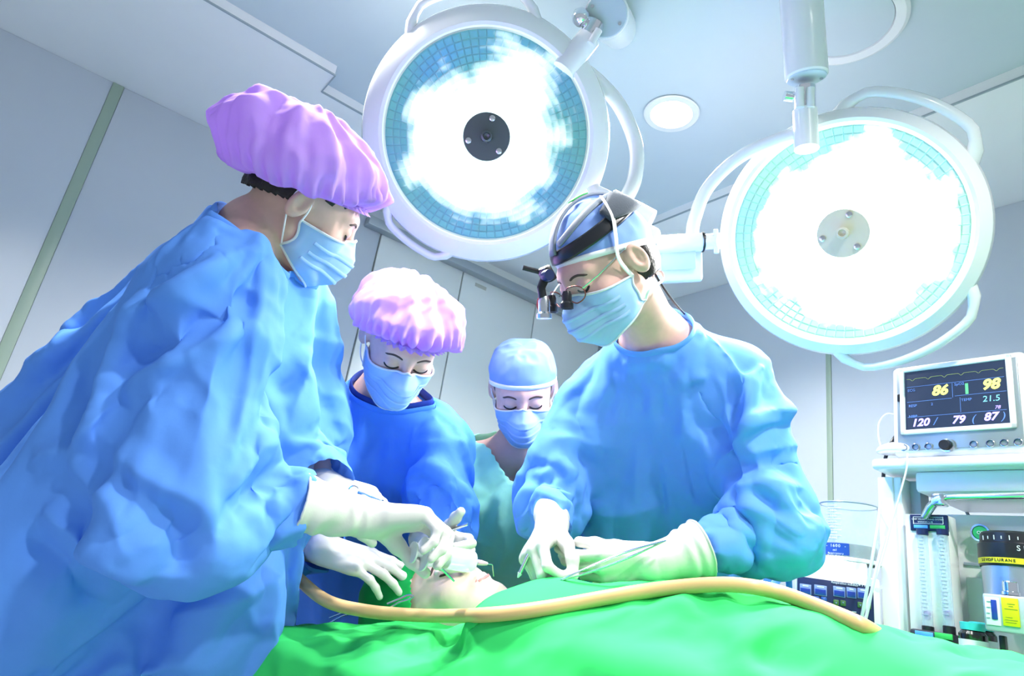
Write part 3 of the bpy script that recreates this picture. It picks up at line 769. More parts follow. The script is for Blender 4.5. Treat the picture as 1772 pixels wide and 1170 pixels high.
# ---- hands
def hand_chain(side, curls, spread=1.0, thumb=(35, 20, 30, 25)):
    """right hand (side=1): wrist at origin, +y to the fingers, +z back of the hand, +x thumb side is -x for side=1.
    curls: four (mcp, pip, dip) in degrees, index..little; thumb: (abduct, mcp, ip, oppose)"""
    segs = []
    base = [(-.030, .088, .002), (-.010, .092, .005), (.011, .088, .004), (.030, .079, -.001)]
    lens = [(.042, .025, .021), (.046, .028, .022), (.042, .026, .021), (.033, .019, .019)]
    rad = [(.0098, .0088, .0078), (.0100, .0090, .0080), (.0096, .0086, .0076), (.0086, .0078, .0070)]
    spr = [-7, -1, 5, 12]
    tips = []
    for k in range(4):
        p = A3(*base[k]); a = 0.
        sp = math.radians(spr[k]*spread)
        segs.append((A3(base[k][0]*.55, .012, 0), p, .0135, .0118))
        for i in range(3):
            a += math.radians(curls[k][i])
            d = A3(math.sin(sp)*math.cos(a), math.cos(sp)*math.cos(a), -math.sin(a))
            q = p+d*lens[k][i]; r2 = rad[k][i]*.93
            segs.append((p, q, rad[k][i], r2)); p = q
        tips.append(p)
    ab, m1, m2, op = [math.radians(t) for t in thumb]
    p = A3(-.020, .022, -.006); d = A3(-math.sin(ab)*math.cos(op), math.cos(ab), -math.sin(ab)*math.sin(op)-.15); d = N(d)
    q = p+d*.044; segs.append((p, q, .0175, .0125)); p = q
    inw = N(A3(.75, .45, -.45*math.sin(op)-.2))
    for L, an, r in ((.034, m1, .0112), (.028, m2, .0100)):
        d = N(d*math.cos(an)+inw*math.sin(an)); q = p+d*L; segs.append((p, q, r, r*.90)); p = q
    tips.append(p)
    palm = [((-.018, .030, 0), (-.016, .075, 0), .017, .0150), ((.006, .030, 0), (.008, .076, .001), .0175, .0150), ((.020, .030, -.002), (.024, .066, -.002), .017, .0140),
            ((-.010, -.005, 0), (.010, -.005, 0), .0200, .0200)]
    if side < 0:
        f_ = lambda v: A3(-v[0], v[1], v[2])
    else: f_ = lambda v: A3(*v)
    return [(f_(a), f_(b), r1, r2) for a, b, r1, r2 in segs], [(f_(A3(*a)), f_(A3(*b)), r1, r2) for a, b, r1, r2 in palm], [f_(t) for t in tips]
def make_glove(pr, wrist, fwd, dorsal, side, curls, thumb=(35, 20, 30, 25), forearm=None, cuff=.10, scale=1.0, spread=1.0, res=.0022, flare=1.35, name='glove', m_=None, seed=0):
    """latex glove over a posed hand, with a loose rolled cuff up the forearm. returns world fingertips"""
    R = frame(fwd, dorsal); w0 = np.asarray(wrist, float)
    segs, palm, tips = hand_chain(side, curls, spread, thumb)
    tw = lambda v: w0+R @ (v*scale)
    fa = N(np.asarray(forearm)-w0) if forearm is not None else -R[:, 1]
    e = w0+fa*cuff
    segW = [(tw(a), tw(b), r1*scale, r2*scale) for a, b, r1, r2 in segs]; palmW = [(tw(a), tw(b), r1*scale, r2*scale) for a, b, r1, r2 in palm]
    pts = np.array([a for a, *_ in segW]+[b for _, b, *_ in segW]+[e, w0]); lo, hi = pts.min(0)-.05, pts.max(0)+.05
    ph = seed*1.7
    def fn(p):
        d = None
        for a, b, r1, r2 in palmW:
            x = seg_d(p, a, b, r1, r2); d = x if d is None else smin(d, x, .014)
        for i, (a, b, r1, r2) in enumerate(segW):
            x = seg_d(p, a, b, r1, r2)
            d = smin(d, x, .0045 if i < 16 and i % 4 else .010)
        t = (p-w0.astype(np.float32)) @ fa.astype(np.float32)
        wr_ = .0018*np.sin(t*190+ph+2*np.sin(p[:, 0]*60+p[:, 2]*40))*np.clip(t/.02, 0, 1)*np.clip((cuff-t)/.02, 0, 1)
        x = seg_d(p, w0-fa*.01, e, .028*scale, .030*flare*scale)-wr_
        return smin(d, x, .016)
    V, Fq = surface(fn, *ugrid(lo, hi, res))
    V, Fq = keep(V, Fq, ((V-w0) @ fa) < cuff)
    V = relax(V, Fq, 1, .4)
    o = mesh(name, V, Fq, m_ or M_glove, pr.obj)
    # rolled cuff edge
    b = np.nonzero(boundary(Fq, len(V)))[0]; Q = V[b]; c0 = Q.mean(0); x = N(np.cross(fa, (0.3, .2, 1))); y = np.cross(fa, x)
    Q = Q[np.argsort(np.arctan2((Q-c0) @ y, (Q-c0) @ x))]
    for _ in range(4): Q = (np.roll(Q, 1, 0)+Q*2+np.roll(Q, -1, 0))/4
    tube('cuff_roll', Q[::3], .0020, m_ or M_glove, o, 6, closed=True)
    return o, [tw(t) for t in tips], R
# ------------------------------------------------------------------ cloth
def drape(V, Fq, pin, colliders, frames=18, shrink=-.12, stiff=12., bend=.6, mass=.25, grav=1., dist=.006, quality=6, air=1.5, press=0., selfc=False, shrink_w=None, rest=None):
    """let a loose sheet settle over the colliders: real folds from the cloth solver, then frozen to a mesh"""
    sc = S; f0 = sc.frame_current
    tmp = []
    for cv, cf in colliders:
        o = mesh('tmp_collider', cv, cf, None); o.modifiers.new('col', 'COLLISION'); o.collision.thickness_outer = .004; o.collision.cloth_friction = 25; tmp.append(o)
    o = mesh('tmp_cloth', V, Fq, None); tmp.append(o)
    g = o.vertex_groups.new(name='pin')
    lv = np.round(np.asarray(pin)*10).astype(int)
    for k in range(1, 11):
        ids = np.nonzero(lv == k)[0]
        if len(ids): g.add(ids.tolist(), k/10, 'REPLACE')
    md = o.modifiers.new('cloth', 'CLOTH'); cs = md.settings
    cs.quality = quality; cs.mass = mass; cs.tension_stiffness = stiff; cs.compression_stiffness = stiff; cs.shear_stiffness = stiff*.6; cs.bending_stiffness = bend
    cs.tension_damping = cs.compression_damping = cs.shear_damping = 8; cs.air_damping = air; cs.bending_damping = 1
    cs.vertex_group_mass = 'pin'; cs.pin_stiffness = 4
    cs.shrink_min = shrink
    if shrink_w is not None:
        g2 = o.vertex_groups.new(name='shr'); lv = np.round(np.asarray(shrink_w)*10).astype(int)
        for k in range(1, 11):
            ids = np.nonzero(lv == k)[0]
            if len(ids): g2.add(ids.tolist(), k/10, 'REPLACE')
        cs.vertex_group_shrink = 'shr'; cs.shrink_min = 0; cs.shrink_max = shrink
    cs.effector_weights.gravity = grav
    if rest is not None:
        o.shape_key_add(name='Basis'); kb = o.shape_key_add(name='rest'); kb.data.foreach_set('co', np.asarray(rest, np.float32).ravel()); kb.value = 0
        cs.rest_shape_key = kb
    if press: cs.use_pressure = True; cs.uniform_pressure_force = press
    md.collision_settings.use_collision = True; md.collision_settings.distance_min = dist; md.collision_settings.collision_quality = 3
    if selfc: md.collision_settings.use_self_collision = True; md.collision_settings.self_distance_min = .004
    md.point_cache.frame_start = 1; md.point_cache.frame_end = frames+1
    for f in range(1, frames+1): sc.frame_set(f)
    dg = bpy.context.evaluated_depsgraph_get(); ev = o.evaluated_get(dg); me = ev.to_mesh()
    out = np.empty(len(me.vertices)*3, np.float32); me.vertices.foreach_get('co', out); ev.to_mesh_clear()
    for t in tmp: 
        d_ = t.data; bpy.data.objects.remove(t); bpy.data.meshes.remove(d_)
    sc.frame_set(f0)
    return out.reshape(-1, 3).astype(float)
def coarse_body(pr, h=.016, cut=None):
    pts = np.array([a for a, *_ in pr.prims]+[b for _, b, *_ in pr.prims]); lo, hi = pts.min(0)-.13, pts.max(0)+.13
    lo[2] = max(lo[2], .45)
    V, Fq = surface(pr.body, *ugrid(lo, hi, h))
    return V, Fq
def gown_surface(prims, k=.035, h=.011, cuts=(), extra=None, lo=None, hi=None):
    pts = np.array([a for a, *_ in prims]+[b for _, b, *_ in prims]); rm_ = max(max(p[2], p[3]) for p in prims)
    l = pts.min(0)-rm_-.03; u = pts.max(0)+rm_+.03
    if lo is not None: l = np.maximum(l, lo)
    if hi is not None: u = np.minimum(u, hi)
    def fn(p):
        d = None
        for q in prims:
            e = seg_d(p, *q[:4]) if len(q) == 4 or q[4] is None else q[4](p)
            d = e if d is None else smin(d, e, k)
        return d if extra is None else extra(p, d)
    V, Fq = surface(fn, *ugrid(l, u, h))
    ok = np.ones(len(V), bool)
    for c in cuts: ok &= c(V)
    V, Fq = keep(V, Fq, ok)
    snaps = [c for c in cuts if hasattr(c, 'plane')]
    # keep the largest island
    e = edges_of(Fq); lab = np.arange(len(V))
    while True:
        m_ = np.minimum(lab[e[:, 0]], lab[e[:, 1]]); n_ = lab.copy(); np.minimum.at(n_, e[:, 0], m_); np.minimum.at(n_, e[:, 1], m_); n_ = n_[n_]
        if (n_ == lab).all(): break
        lab = n_
    big = np.bincount(lab).argmax()
    V, Fq = keep(V, Fq, lab == big)
    b = boundary(Fq, len(V)); rings = []
    for c in snaps:                       # pull the raw edge onto its cutting plane
        c0, d, r, off = c.plane; t = (V-c0) @ d; m_ = b & (np.linalg.norm(V-c0, axis=1) < r+.02) & (np.abs(t-off) < h*1.8)
        V[m_] += d[None]*(off-t[m_])[:, None]; rings.append(np.nonzero(m_)[0])
    e = np.concatenate([np.stack([Fq[:, i], Fq[:, (i+1) % 4]], -1) for i in range(4)]); e.sort(1); u_, c_ = np.unique(e, axis=0, return_counts=True); be = u_[c_ == 1]
    deg = np.bincount(be.ravel(), minlength=len(V)); two = deg == 2
    for _ in range(6):                    # even out the raw edge
        s_ = np.zeros_like(V); np.add.at(s_, be[:, 0], V[be[:, 1]]); np.add.at(s_, be[:, 1], V[be[:, 0]])
        V[two] = V[two]*.5+s_[two]*.25
    return V, Fq, rings
def boundary(Fq, n):
    e = np.concatenate([np.stack([Fq[:, i], Fq[:, (i+1) % 4]], -1) for i in range(4)]); e.sort(1)
    u, c = np.unique(e, axis=0, return_counts=True); b = np.zeros(n, bool); b[u[c == 1].ravel()] = True
    return b
def subdivide_smooth(o, lv=1):
    md = o.modifiers.new('smooth', 'SUBSURF'); md.levels = lv; md.render_levels = lv
def joints(neck, shL, shR, elL, elR, wrL, wrR, pelvis, fw, hipw=.10, haL=None, haR=None, knee_fw=.02):
    J = dict(neck=neck, shL=shL, shR=shR, elL=elL, elR=elR, wrL=wrL, wrR=wrR)
    fw = N(A3(fw[0], fw[1], 0)); rt = A3(fw[1], -fw[0], 0); J['fw'] = fw; J['rt'] = rt
    J['pelvis'] = np.asarray(pelvis, float)
    J['hipL'] = pelvis-rt*hipw; J['hipR'] = pelvis+rt*hipw
    J['upv'] = N(np.asarray(neck)-pelvis)
    for k in 'LR':
        h_ = J['hip'+k]; J['kn'+k] = A3(h_[0], h_[1], h_[2]*.52)+fw*knee_fw; J['an'+k] = A3(h_[0], h_[1], .075)-fw*.03
    if haL is not None: J['haL'] = haL
    if haR is not None: J['haR'] = haR
    return J
def cut_at(c, d, r=.12, off=.01):
    f_ = lambda v: ~((((v-c) @ d) > off) & (np.linalg.norm(v-c, axis=1) < r)); f_.plane = (c, d, r, off); return f_
def make_gown(pr, m_, hem, h=.012, sl=(.072, .080, .074, .046), tor=(.118, .122), skirt=(.13, .15), ends=(1., 1.), shrink=-.14, ssl=0., frames=11, quality=3, bend=.01,
              neck_off=.024, neck_r=.125, extra_prims=(), extra_cuts=(), name='gown', short=None, grav=1., k=.05, stiff=30., press=0., post=None, relax_n=1, jit=.006, tall=.10, long=.45, crum=(.006, .011), folds=None, seed=0, collar=True, collar_m=None, fine_cloth=False):
    j = pr.J; up = j['upv']
    pp = [(j['neck']-up*.03, j['shL'], .060, .066), (j['neck']-up*.03, j['shR'], .060, .066)]
    nk = N(N(pr.H+pr.R @ A3(0, -.03, -.06)-j['neck'])*.6+up*.6); pp.append((j['neck']-nk*.02, j['neck']+nk*.06, .070, .064))
    cuts = []
    for q, en in (('L', ends[0]), ('R', ends[1])):
        we = j['el'+q]+(j['wr'+q]-j['el'+q])*en
        if short:
            pp.append((j['sh'+q], j['sh'+q]+(j['el'+q]-j['sh'+q])*.8, sl[0], sl[1])); c = j['sh'+q]+(j['el'+q]-j['sh'+q])*short
            cuts.append(cut_at(c, N(j['el'+q]-j['sh'+q]), .088, 0))
        else:
            pp += [(j['sh'+q], j['el'+q], sl[0], sl[1]), (j['el'+q], we, sl[2], sl[3])]
            cuts.append(cut_at(we, N(j['wr'+q]-j['el'+q]), .11, .005))
        pp += [(j['sh'+q]*.60+j['neck']*.40-up*.10, j['hip'+q]+up*.12, tor[0], tor[1]), (j['hip'+q]+up*.10, j['hip'+q]-A3(0, 0, .30), skirt[0], skirt[1])]
    pp += [(j['hipL'], j['hipR'], .13, .13)]+list(extra_prims)
    cuts = [cut_at(j['neck'], nk, neck_r, neck_off)]+cuts+[lambda v: v[:, 2] > hem]+list(extra_cuts)
    V, Fq, rings = gown_surface(pp, k, h, cuts, lo=A3(-9, -9, hem-.03))
    V = relax(V, Fq, 2, .5, np.where(boundary(Fq, len(V)), 0., 1.))
    V = V+vnormals(V, Fq)*(noise3(V, 22, 5, 2)*jit)[:, None]
    b = boundary(Fq, len(V))
    pin = np.where(b, 1., 0.)
    # the cloth is cut longer than the body it covers: sleeves and front bunch into cross folds
    rest = V-up*(np.clip((j['neck']-V) @ up, 0, 9)*tall)[:, None]+np.sign((V-j['neck']) @ j['rt'])[:, None]*0
    for q in 'LR':
        a, e_, w_ = j['sh'+q], j['el'+q], j['wr'+q]; d1, d2 = N(e_-a), N(w_-e_); L1 = np.linalg.norm(e_-a)
        da, db = seg_d(V, a*.75+e_*.25, e_, sl[0], sl[1]), seg_d(V, e_, w_, sl[2], sl[3])
        near = np.clip(1-(np.minimum(da, db)-.008)/.045, 0, 1)
        s1 = np.clip((V-a) @ d1, 0, L1); s2 = np.clip((V-e_) @ d2, 0, 9)*(db <= da+.02)
        rest += near[:, None]*((s1*long)[:, None]*d1+(s2*long)[:, None]*d2)
    sw = None; sh = shrink
    bv, bf = coarse_body(pr, .024); bk = bv[:, 2] > hem-.1; bv, bf = keep(bv, bf, bk)
    V2 = drape(V, Fq, pin, [(bv, bf)], frames=frames, shrink=sh, quality=quality, bend=bend, shrink_w=sw, grav=grav, stiff=stiff, press=press, rest=rest)
    V2 = relax(V2, Fq, relax_n, .3)
    V2, F2 = subdiv(V2, Fq); V2 = relax(V2, F2, 2, .5)
    b2 = boundary(F2, len(V2)); free = np.where(b2, 0., 1.)
    V2 = crumple(V2, F2, j, sl, crum, free, seed)
    if folds: V2 = sculpt(V2, F2, folds)
    for _ in range(3):
        n_ = vnormals(V2, F2); V2 = V2+n_*np.clip(.009-pr.body(V2.astype(np.float32)), 0, .03)[:, None]
    if post is not None: V2 = post(V2, F2)
    o = mesh(name, V2, F2, m_, pr.obj)
    if fine_cloth: subdivide_smooth(o)
    pr.gV, pr.gF = V2, F2
    if collar and len(rings[0]) > 8:      # bound neckline
        R_ = V2[rings[0]]; c0 = R_.mean(0); x_ = N(np.cross(nk, (.3, 1, .2))); y_ = np.cross(nk, x_); a_ = np.arctan2((R_-c0) @ y_, (R_-c0) @ x_); od = np.argsort(a_); R_ = R_[od]
        for _ in range(4): R_ = (np.roll(R_, 1, 0)+R_*2+np.roll(R_, -1, 0))/4
        pr.neck_ring, pr.nk = R_, nk
        tube('collar', R_, .0075, collar_m or m_, o, 8, closed=True, flat=(1.3, .45), up=nk)
    return o
def subdiv(V, Fq):
    e = edges_of(Fq); n = len(V); ne = len(e)
    key = {}
    ids = e[:, 0].astype(np.int64)*n+e[:, 1]; order = np.argsort(ids); ids = ids[order]
    def eid(a, b):
        lo, hi = np.minimum(a, b).astype(np.int64), np.maximum(a, b); return order[np.searchsorted(ids, lo*n+hi)]+n
    E = [eid(Fq[:, i], Fq[:, (i+1) % 4]) for i in range(4)]; c = np.arange(len(Fq))+n+ne
    W = np.concatenate([V, (V[e[:, 0]]+V[e[:, 1]])/2, V[Fq].mean(1)])
    F2 = np.concatenate([np.stack([Fq[:, i], E[i], c, E[i-1]], -1) for i in range(4)])
    return W, F2
def ridged(p, seed): 
    a = 1-np.abs(noise3(p, 1, seed, 1))*1.7; b = 1-np.abs(noise3(p*1.9+5, 1, seed+1, 1))*1.7
    return a+.45*b
def crumple(V, Fq, j, sl, amp, free, seed=0):
    """creases: across the sleeves, mostly downwards on the trunk"""
    n_ = vnormals(V, Fq); up = j['upv']; rt = j['rt']; fw = np.cross(up, rt)
    tq = np.stack([(V @ rt)*9, (V @ fw)*9, (V @ up)*2.6+2*(V @ rt)], -1)
    d = amp[0]*(ridged(tq, 11+seed)-.55)
    for q in 'LR':
        a, e_, w_ = j['sh'+q], j['el'+q], j['wr'+q]
        for A_, B_, r1, r2 in ((a, e_, sl[0], sl[1]), (e_, w_, sl[2], sl[3])):
            ax = N(B_-A_); x = N(np.cross(ax, (.3, .4, .8))); y = np.cross(ax, x)
            L = np.linalg.norm(B_-A_); t = ((V-A_) @ ax)/L
            dd = seg_d(V, A_, B_, r1, r2); near = np.clip(1-(dd-.02)/.04, 0, 1)*np.clip((t+.05)/.25, 0, 1)
            bent = 1+.9*np.exp(-(np.linalg.norm(V-e_, axis=1)/.10)**2)
            qn = np.stack([(V @ ax)*13+7*(V @ x)*math.sin(seed+1)+4*(V @ y), (V @ x)*3.6, (V @ y)*3.6], -1)
            s_ = amp[1]*bent*(ridged(qn, 31+seed)-.6)
            d = d*(1-near)+s_*near
    return V+n_*(d*free)[:, None]
def proj_px(V):
    q = np.asarray(V)-CC; z = q @ CF
    return np.stack([886+FPX*(q @ CR)/z, 585-FPX*(q @ CU)/z], -1), z
def sculpt(V, Fq, folds, facing=True):
    """raise ridges (h > 0) or press valleys (h < 0) along polylines drawn over the cloth; each: points, width, height, softness"""
    n_ = vnormals(V, Fq); px, z = proj_px(V); view = V-CC; view /= np.linalg.norm(view, axis=1, keepdims=True)
    front = (n_*view).sum(1) < .25
    sgn = 1.0
    out = V.copy(); disp = np.zeros(len(V))
    for pts, w_, h_ in folds:
        pts = catmull(np.asarray(pts, float), 6); P3 = []
        for q in pts:
            d = np.hypot(*(px-q).T)+np.where(front, 0, 400)+z*60; i = np.argmin(d); P3.append(V[i]+(CR*(q[0]-px[i, 0])-CU*(q[1]-px[i, 1]))*z[i]/FPX)
        P3 = np.array(P3); best = np.full(len(V), 9.); tt = np.zeros(len(V)); nseg = len(P3)-1
        for i in range(nseg):
            a, ba = P3[i], P3[i+1]-P3[i]; t = np.clip(((V-a) @ ba)/max(ba @ ba, 1e-9), 0, 1); d = np.linalg.norm(V-a-t[:, None]*ba, axis=1)
            m_ = d < best; best[m_] = d[m_]; tt[m_] = (i+t[m_])/nseg
        env = np.sin(np.clip(tt, .0, 1)*math.pi)**.5*.85+.15
        s_ = np.clip(1-best/w_, 0, 1)
        disp += np.where(front | True, h_*env*(s_**1.6), 0)
    return out+n_*disp[:, None]
# ------------------------------------------------------------------ the surgeon with the headlamp
import time; _t0 = time.time()
def lap(s): print('T', s, round(time.time()-_t0, 1))
sg_pel = P(1160, 1150, 1.80); sg_pel[2] = .95
sJ = joints(P(1135, 590, 1.38), P(1275, 650, 1.34), P(1030, 690, 1.48), P(1362, 880, 1.26), P(950, 835, 1.44), P(1205, 962, 1.17), P(955, 910, 1.265), sg_pel, (-.35, -.94))
surgeon = make_body('person', 'surgeon in blue gown wearing a black headlamp band, loupes and blue cap', P(1046, 462, 1.27), -.74*CR-.52*CU-.40*CF, -.45*CR+.84*CU-.15*CF, sJ)
lap('body')
make_gown(surgeon, M_gown, .97, h=.0145, sl=(.072, .080, .074, .036), ends=(.93, 1.), shrink=-.04, frames=11, jit=.01, fine_cloth=True, crum=(.009, .017), folds=[
    ([(1203, 664), (1252, 779), (1271, 835)], .05, -.030), ([(1303, 612), (1274, 690), (1266, 745)], .035, -.016), ([(1325, 615), (1300, 690), (1290, 740)], .035, .010),
    ([(1277, 741), (1333, 715), (1405, 707)], .030, .014), ([(1290, 765), (1340, 742), (1410, 738)], .028, -.014), ([(1286, 790), (1350, 773), (1401, 771)], .028, .014),
    ([(1275, 815), (1340, 800), (1405, 812)], .03, -.016), ([(1265, 842), (1329, 835), (1393, 848)], .028, .012), ([(1196, 916), (1265, 878), (1324, 890), (1393, 929)], .03, .014),
    ([(1380, 860), (1400, 890), (1410, 915)], .04, -.016), ([(1144, 660), (1146, 728)], .03, -.010), ([(1180, 770), (1205, 873)], .03, -.012), ([(1103, 760), (1100, 870)], .02, .005),
    ([(1000, 885), (1080, 890), (1150, 870)], .05, .010), ([(935, 800), (965, 815), (985, 850)], .03, -.014), ([(925, 850), (960, 862), (985, 880)], .03, .012)])
lap('gown')
for pts_ in ([(1318, 962), (1345, 958), (1362, 985), (1366, 1020)], [(1322, 966), (1350, 975), (1348, 1000), (1335, 1015)], [(1320, 964), (1335, 985), (1325, 1010)]):
    tube('gown_tie', [P(x_, y_, 1.46) for x_, y_ in pts_], .009, M_gown, surgeon.obj, 8, flat=(.2, 1), smooth_n=5)
mask(surgeon, straps='tie'); eyes(surgeon)
skullcap(surgeon, M_capb, front=.050, back=-.01, top=.004, off=.007)
hair_patch(surgeon, lambda v: (v[:, 1] < -.012-.6*np.maximum(v[:, 2], 0)) & (v[:, 2] < .03) & (v[:, 2] > -.055))
hair_patch(surgeon, lambda v: (np.abs(v[:, 1]-.022) < .010) & (v[:, 2] < .045) & (v[:, 2] > .005) & (v[:, 0] < -.05), .002)
# headlamp, loupes and glasses
hl = tag(empty('surgical_headlamp', hp(surgeon, 0, 0, .12)), 'black surgical headlamp with padded band strapped over the surgeon blue cap', 'headlamp')
M_pad = mat('pad_charcoal', (.06, .075, .10), .8, bump=.5, bscale=400)
M_band = mat('band_grey', (.22, .26, .32), .5)
ang = np.radians(np.arange(0, 361, 7.5))
skull_patch(surgeon, 'head_band', [(math.cos(a)*.075, math.sin(a)*.093, .046-.012*math.sin(a)) for a in ang], .013, .014, .005, M_black, hl)
skull_patch(surgeon, 'crown_strap', [(.004, math.cos(a)*.093, math.sin(a)*.088) for a in np.radians(np.arange(24, 152, 6))], .010, .020, .006, M_band, hl)
skull_patch(surgeon, 'band_pad', [(-.075*math.cos(a), .093*math.sin(a), .062-.012*math.sin(a)) for a in np.radians(np.arange(-80, 16, 6))], [.016, .030, .033, .030, .022, .013], .019, .007, M_pad, hl)
skull_patch(surgeon, 'crown_strap', [(-.075*math.cos(a)*.6, .093*math.sin(a), .075-.02*math.sin(a)) for a in np.radians(np.arange(-30, 80, 8))], .006, .018, .005, M_band, hl)
skull_patch(surgeon, 'status_sticker', [(.004, math.cos(a)*.093, math.sin(a)*.088) for a in np.radians(np.arange(84, 106, 4))], .008, .0245, .002, mat('sticker_green', (.05, .75, .12), .5), hl)
f0 = hp(surgeon, 0, .118, .050)
box('lamp_mount', (.034, .016, .030), f0, surgeon.R, M_black, hl, .004)
tube('mount_arm', [hp(surgeon, .012, .122, .060), hp(surgeon, .022, .142, .082)], .005, M_black, hl, 8)
tube('mount_arm', [f0, hp(surgeon, 0, .142, .035), hp(surgeon, 0, .150, .016)], [.009, .008, .008], M_black, hl, 10)
lathe('mount_knob', [(0, -.008), (.010, -.008), (.011, 0), (.010, .008), (0, .008)], M_navy, hl, 16, surgeon.R[:, [1, 2, 0]], hp(surgeon, -.018, .128, .050))
hd = surgeon.R @ N(A3(0, .55, -.83))
Rl = frame(surgeon.R[:, 0], hd); zz = hd; xx = surgeon.R[:, 0]; Rl = np.array([xx, np.cross(zz, xx), zz]).T
lathe('lamp_head', [(0, -.018), (.008, -.018), (.011, -.010), (.011, .010), (.014, .014), (.014, .022), (.010, .022), (0, .020)], M_steel, hl, 24, Rl, hp(surgeon, 0, .156, .004))
for s in (-1, 1):
    lathe('loupe_barrel', [(.007, -.012), (.009, -.006), (.009, .006), (.012, .010), (.012, .020), (.010, .020), (.008, .012), (0, .011)], M_black, hl, 20, Rl, hp(surgeon, s*.028, .122, -.002))
tube('red_lead', [hp(surgeon, .01, .152, .02), hp(surgeon, .014, .160, .008), hp(surgeon, .010, .164, -.008)], .002, mat('lead_red', (.7, .03, .03), .4), hl, 6, smooth_n=4)
cable = [hp(surgeon, -.03, -.10, .075), P(1118, 440, 1.25), P(1140, 485, 1.28), P(1168, 525, 1.33), P(1192, 552, 1.40), P(1215, 585, 1.47), P(1225, 640, 1.52)]
tube('power_cable', cable, .0022, M_black, hl, 6, smooth_n=8)
gl = tag(empty('eyeglasses', hp(surgeon, 0, .1, 0)), 'thin metal eyeglasses on the surgeon above his face mask', 'glasses')
M_lens = mat('lens_clear', (.9, .95, 1), .02, alpha=.12, spec=.6)
for s in (-1, 1):
    a = np.arange(28)*2*math.pi/28
    rim = np.array([hp(surgeon, s*.033+.0245*math.cos(t)*(1), .110-.010*abs(math.cos(t))*(1 if math.cos(t)*s > 0 else .2), -.004+.0165*math.sin(t)) for t in a])
    tube('lens_rim', rim, .0012, mat('frame_bronze', (.25, .08, .06), .3, metal=.8), gl, 6, closed=True)
    mesh('lens', np.concatenate([rim, rim.mean(0, keepdims=True)]), [(i, (i+1) % 28, 28) for i in range(28)], M_lens, gl)
    tube('temple_arm', [hp(surgeon, s*.058, .102, .002), hp(surgeon, s*.074, .07, .008), hp(surgeon, s*.084, .0, .022)], .0013, M_steel, gl, 6)
tube('bridge', [hp(surgeon, -.010, .112, .001), hp(surgeon, 0, .114, .004), hp(surgeon, .010, .112, .001)], .0012, M_steel, gl, 6)
lap('headlamp')
# gloved hands
fw_ = -.97*CR-.16*CU+.05*CF; th_ = .78*CU-.10*CF-.30*CR
s_left, tipL, _ = make_glove(surgeon, P(1138, 975, 1.165), fw_, thumb_dorsal(fw_, th_, -1), -1, [(12, 28, 16), (22, 34, 20), (34, 42, 24), (46, 46, 26)], (14, -2, 6, 20), forearm=P(1245, 940, 1.19), cuff=.085, flare=1.65, scale=1.06, spread=.15)
fw_ = -.42*CR-.28*CU-.86*CF; th_ = .62*CR+.66*CU-.42*CF
s_right, tipR, _ = make_glove(surgeon, P(955, 912, 1.255), fw_, thumb_dorsal(fw_, th_, 1), 1, [(40, 66, 36), (52, 70, 40), (62, 72, 42), (70, 72, 42)], (40, 14, 38, 40), forearm=P(955, 855, 1.39), cuff=.10, flare=1.3, scale=1.02, spread=.5)
lap('surgeon gloves')
# ------------------------------------------------------------------ nurse in the foreground
n1_pel = P(10, 1050, 1.15); n1_pel[2] = .93
aJ = joints(P(440, 405, 1.2), P(505, 480, 1.36), P(378, 480, 1.05), P(530, 730, 1.38), P(315, 835, .95), P(560, 842, 1.18), P(635, 897, 1.05), n1_pel, (.75, .65))
nurse1 = make_body('person', 'nurse in lilac bouffant cap leaning in from the left holding a syringe', P(532, 353, 1.21), .72*CR-.56*CU+.42*CF, .50*CR+.84*CU-.02*CF, aJ, female=True)
lap('n1 body')
make_gown(nurse1, M_gown, .74, h=.0145, sl=(.086, .108, .095, .056), tor=(.135, .15), skirt=(.18, .21), ends=(1.0, .64), shrink=-.06, seed=3, fine_cloth=True, crum=(.009, .009), neck_off=-.004, neck_r=.14,
    extra_prims=[(P(335, 475, 1.24), P(225, 550, 1.30), .10, .12), (P(215, 550, 1.30), P(75, 800, 1.34), .12, .19), (P(470, 660, 1.24), P(385, 1020, 1.20), .09, .12), (P(385, 1020, 1.20), P(340, 1300, 1.22), .12, .15)], folds=[
    ([(391, 391), (311, 451), (222, 500)], .045, -.034), ([(400, 440), (320, 490), (225, 550)], .04, .020), ([(438, 507), (333, 562), (200, 638)], .045, -.030), ([(440, 560), (330, 612), (215, 672)], .045, .018),
    ([(449, 400), (450, 509), (420, 709), (395, 795)], .014, .009), ([(329, 633), (284, 660), (249, 691)], .045, -.018), ([(228, 440), (204, 518), (150, 642), (130, 780)], .05, -.045), ([(262, 450), (225, 530), (180, 650), (150, 780)], .04, .016),
    ([(390, 860), (430, 790), (480, 760)], .035, .022), ([(400, 885), (450, 840), (510, 830)], .03, -.022), ([(60, 800), (150, 760), (210, 700)], .05, .026), ([(80, 880), (160, 940), (260, 1000)], .05, .03), ([(40, 920), (120, 990), (200, 1060)], .05, -.025),
    ([(530, 640), (480, 680), (470, 740)], .04, -.03), ([(300, 1070), (400, 1040), (480, 1000)], .05, .02), ([(265, 880), (310, 930), (300, 1000)], .04, -.03), ([(130, 800), (200, 880), (240, 960)], .04, .02), ([(20, 640), (80, 620), (130, 560)], .04, .018)])
lap('n1 gown')
mask(nurse1, seed=2); eyes(nurse1, sides=(1,)); bouffant(nurse1, seed=3, c=(0, -.028, .066), r=(.128, .148, .100), tilt=17, sag=(0, -.040, -.020))
hair_patch(nurse1, lambda v: (v[:, 1] < -.02) & (v[:, 2] < .02+.15*(v[:, 1]+.03)) & (v[:, 2] > -.035+.35*(v[:, 1]+.09)), .006)
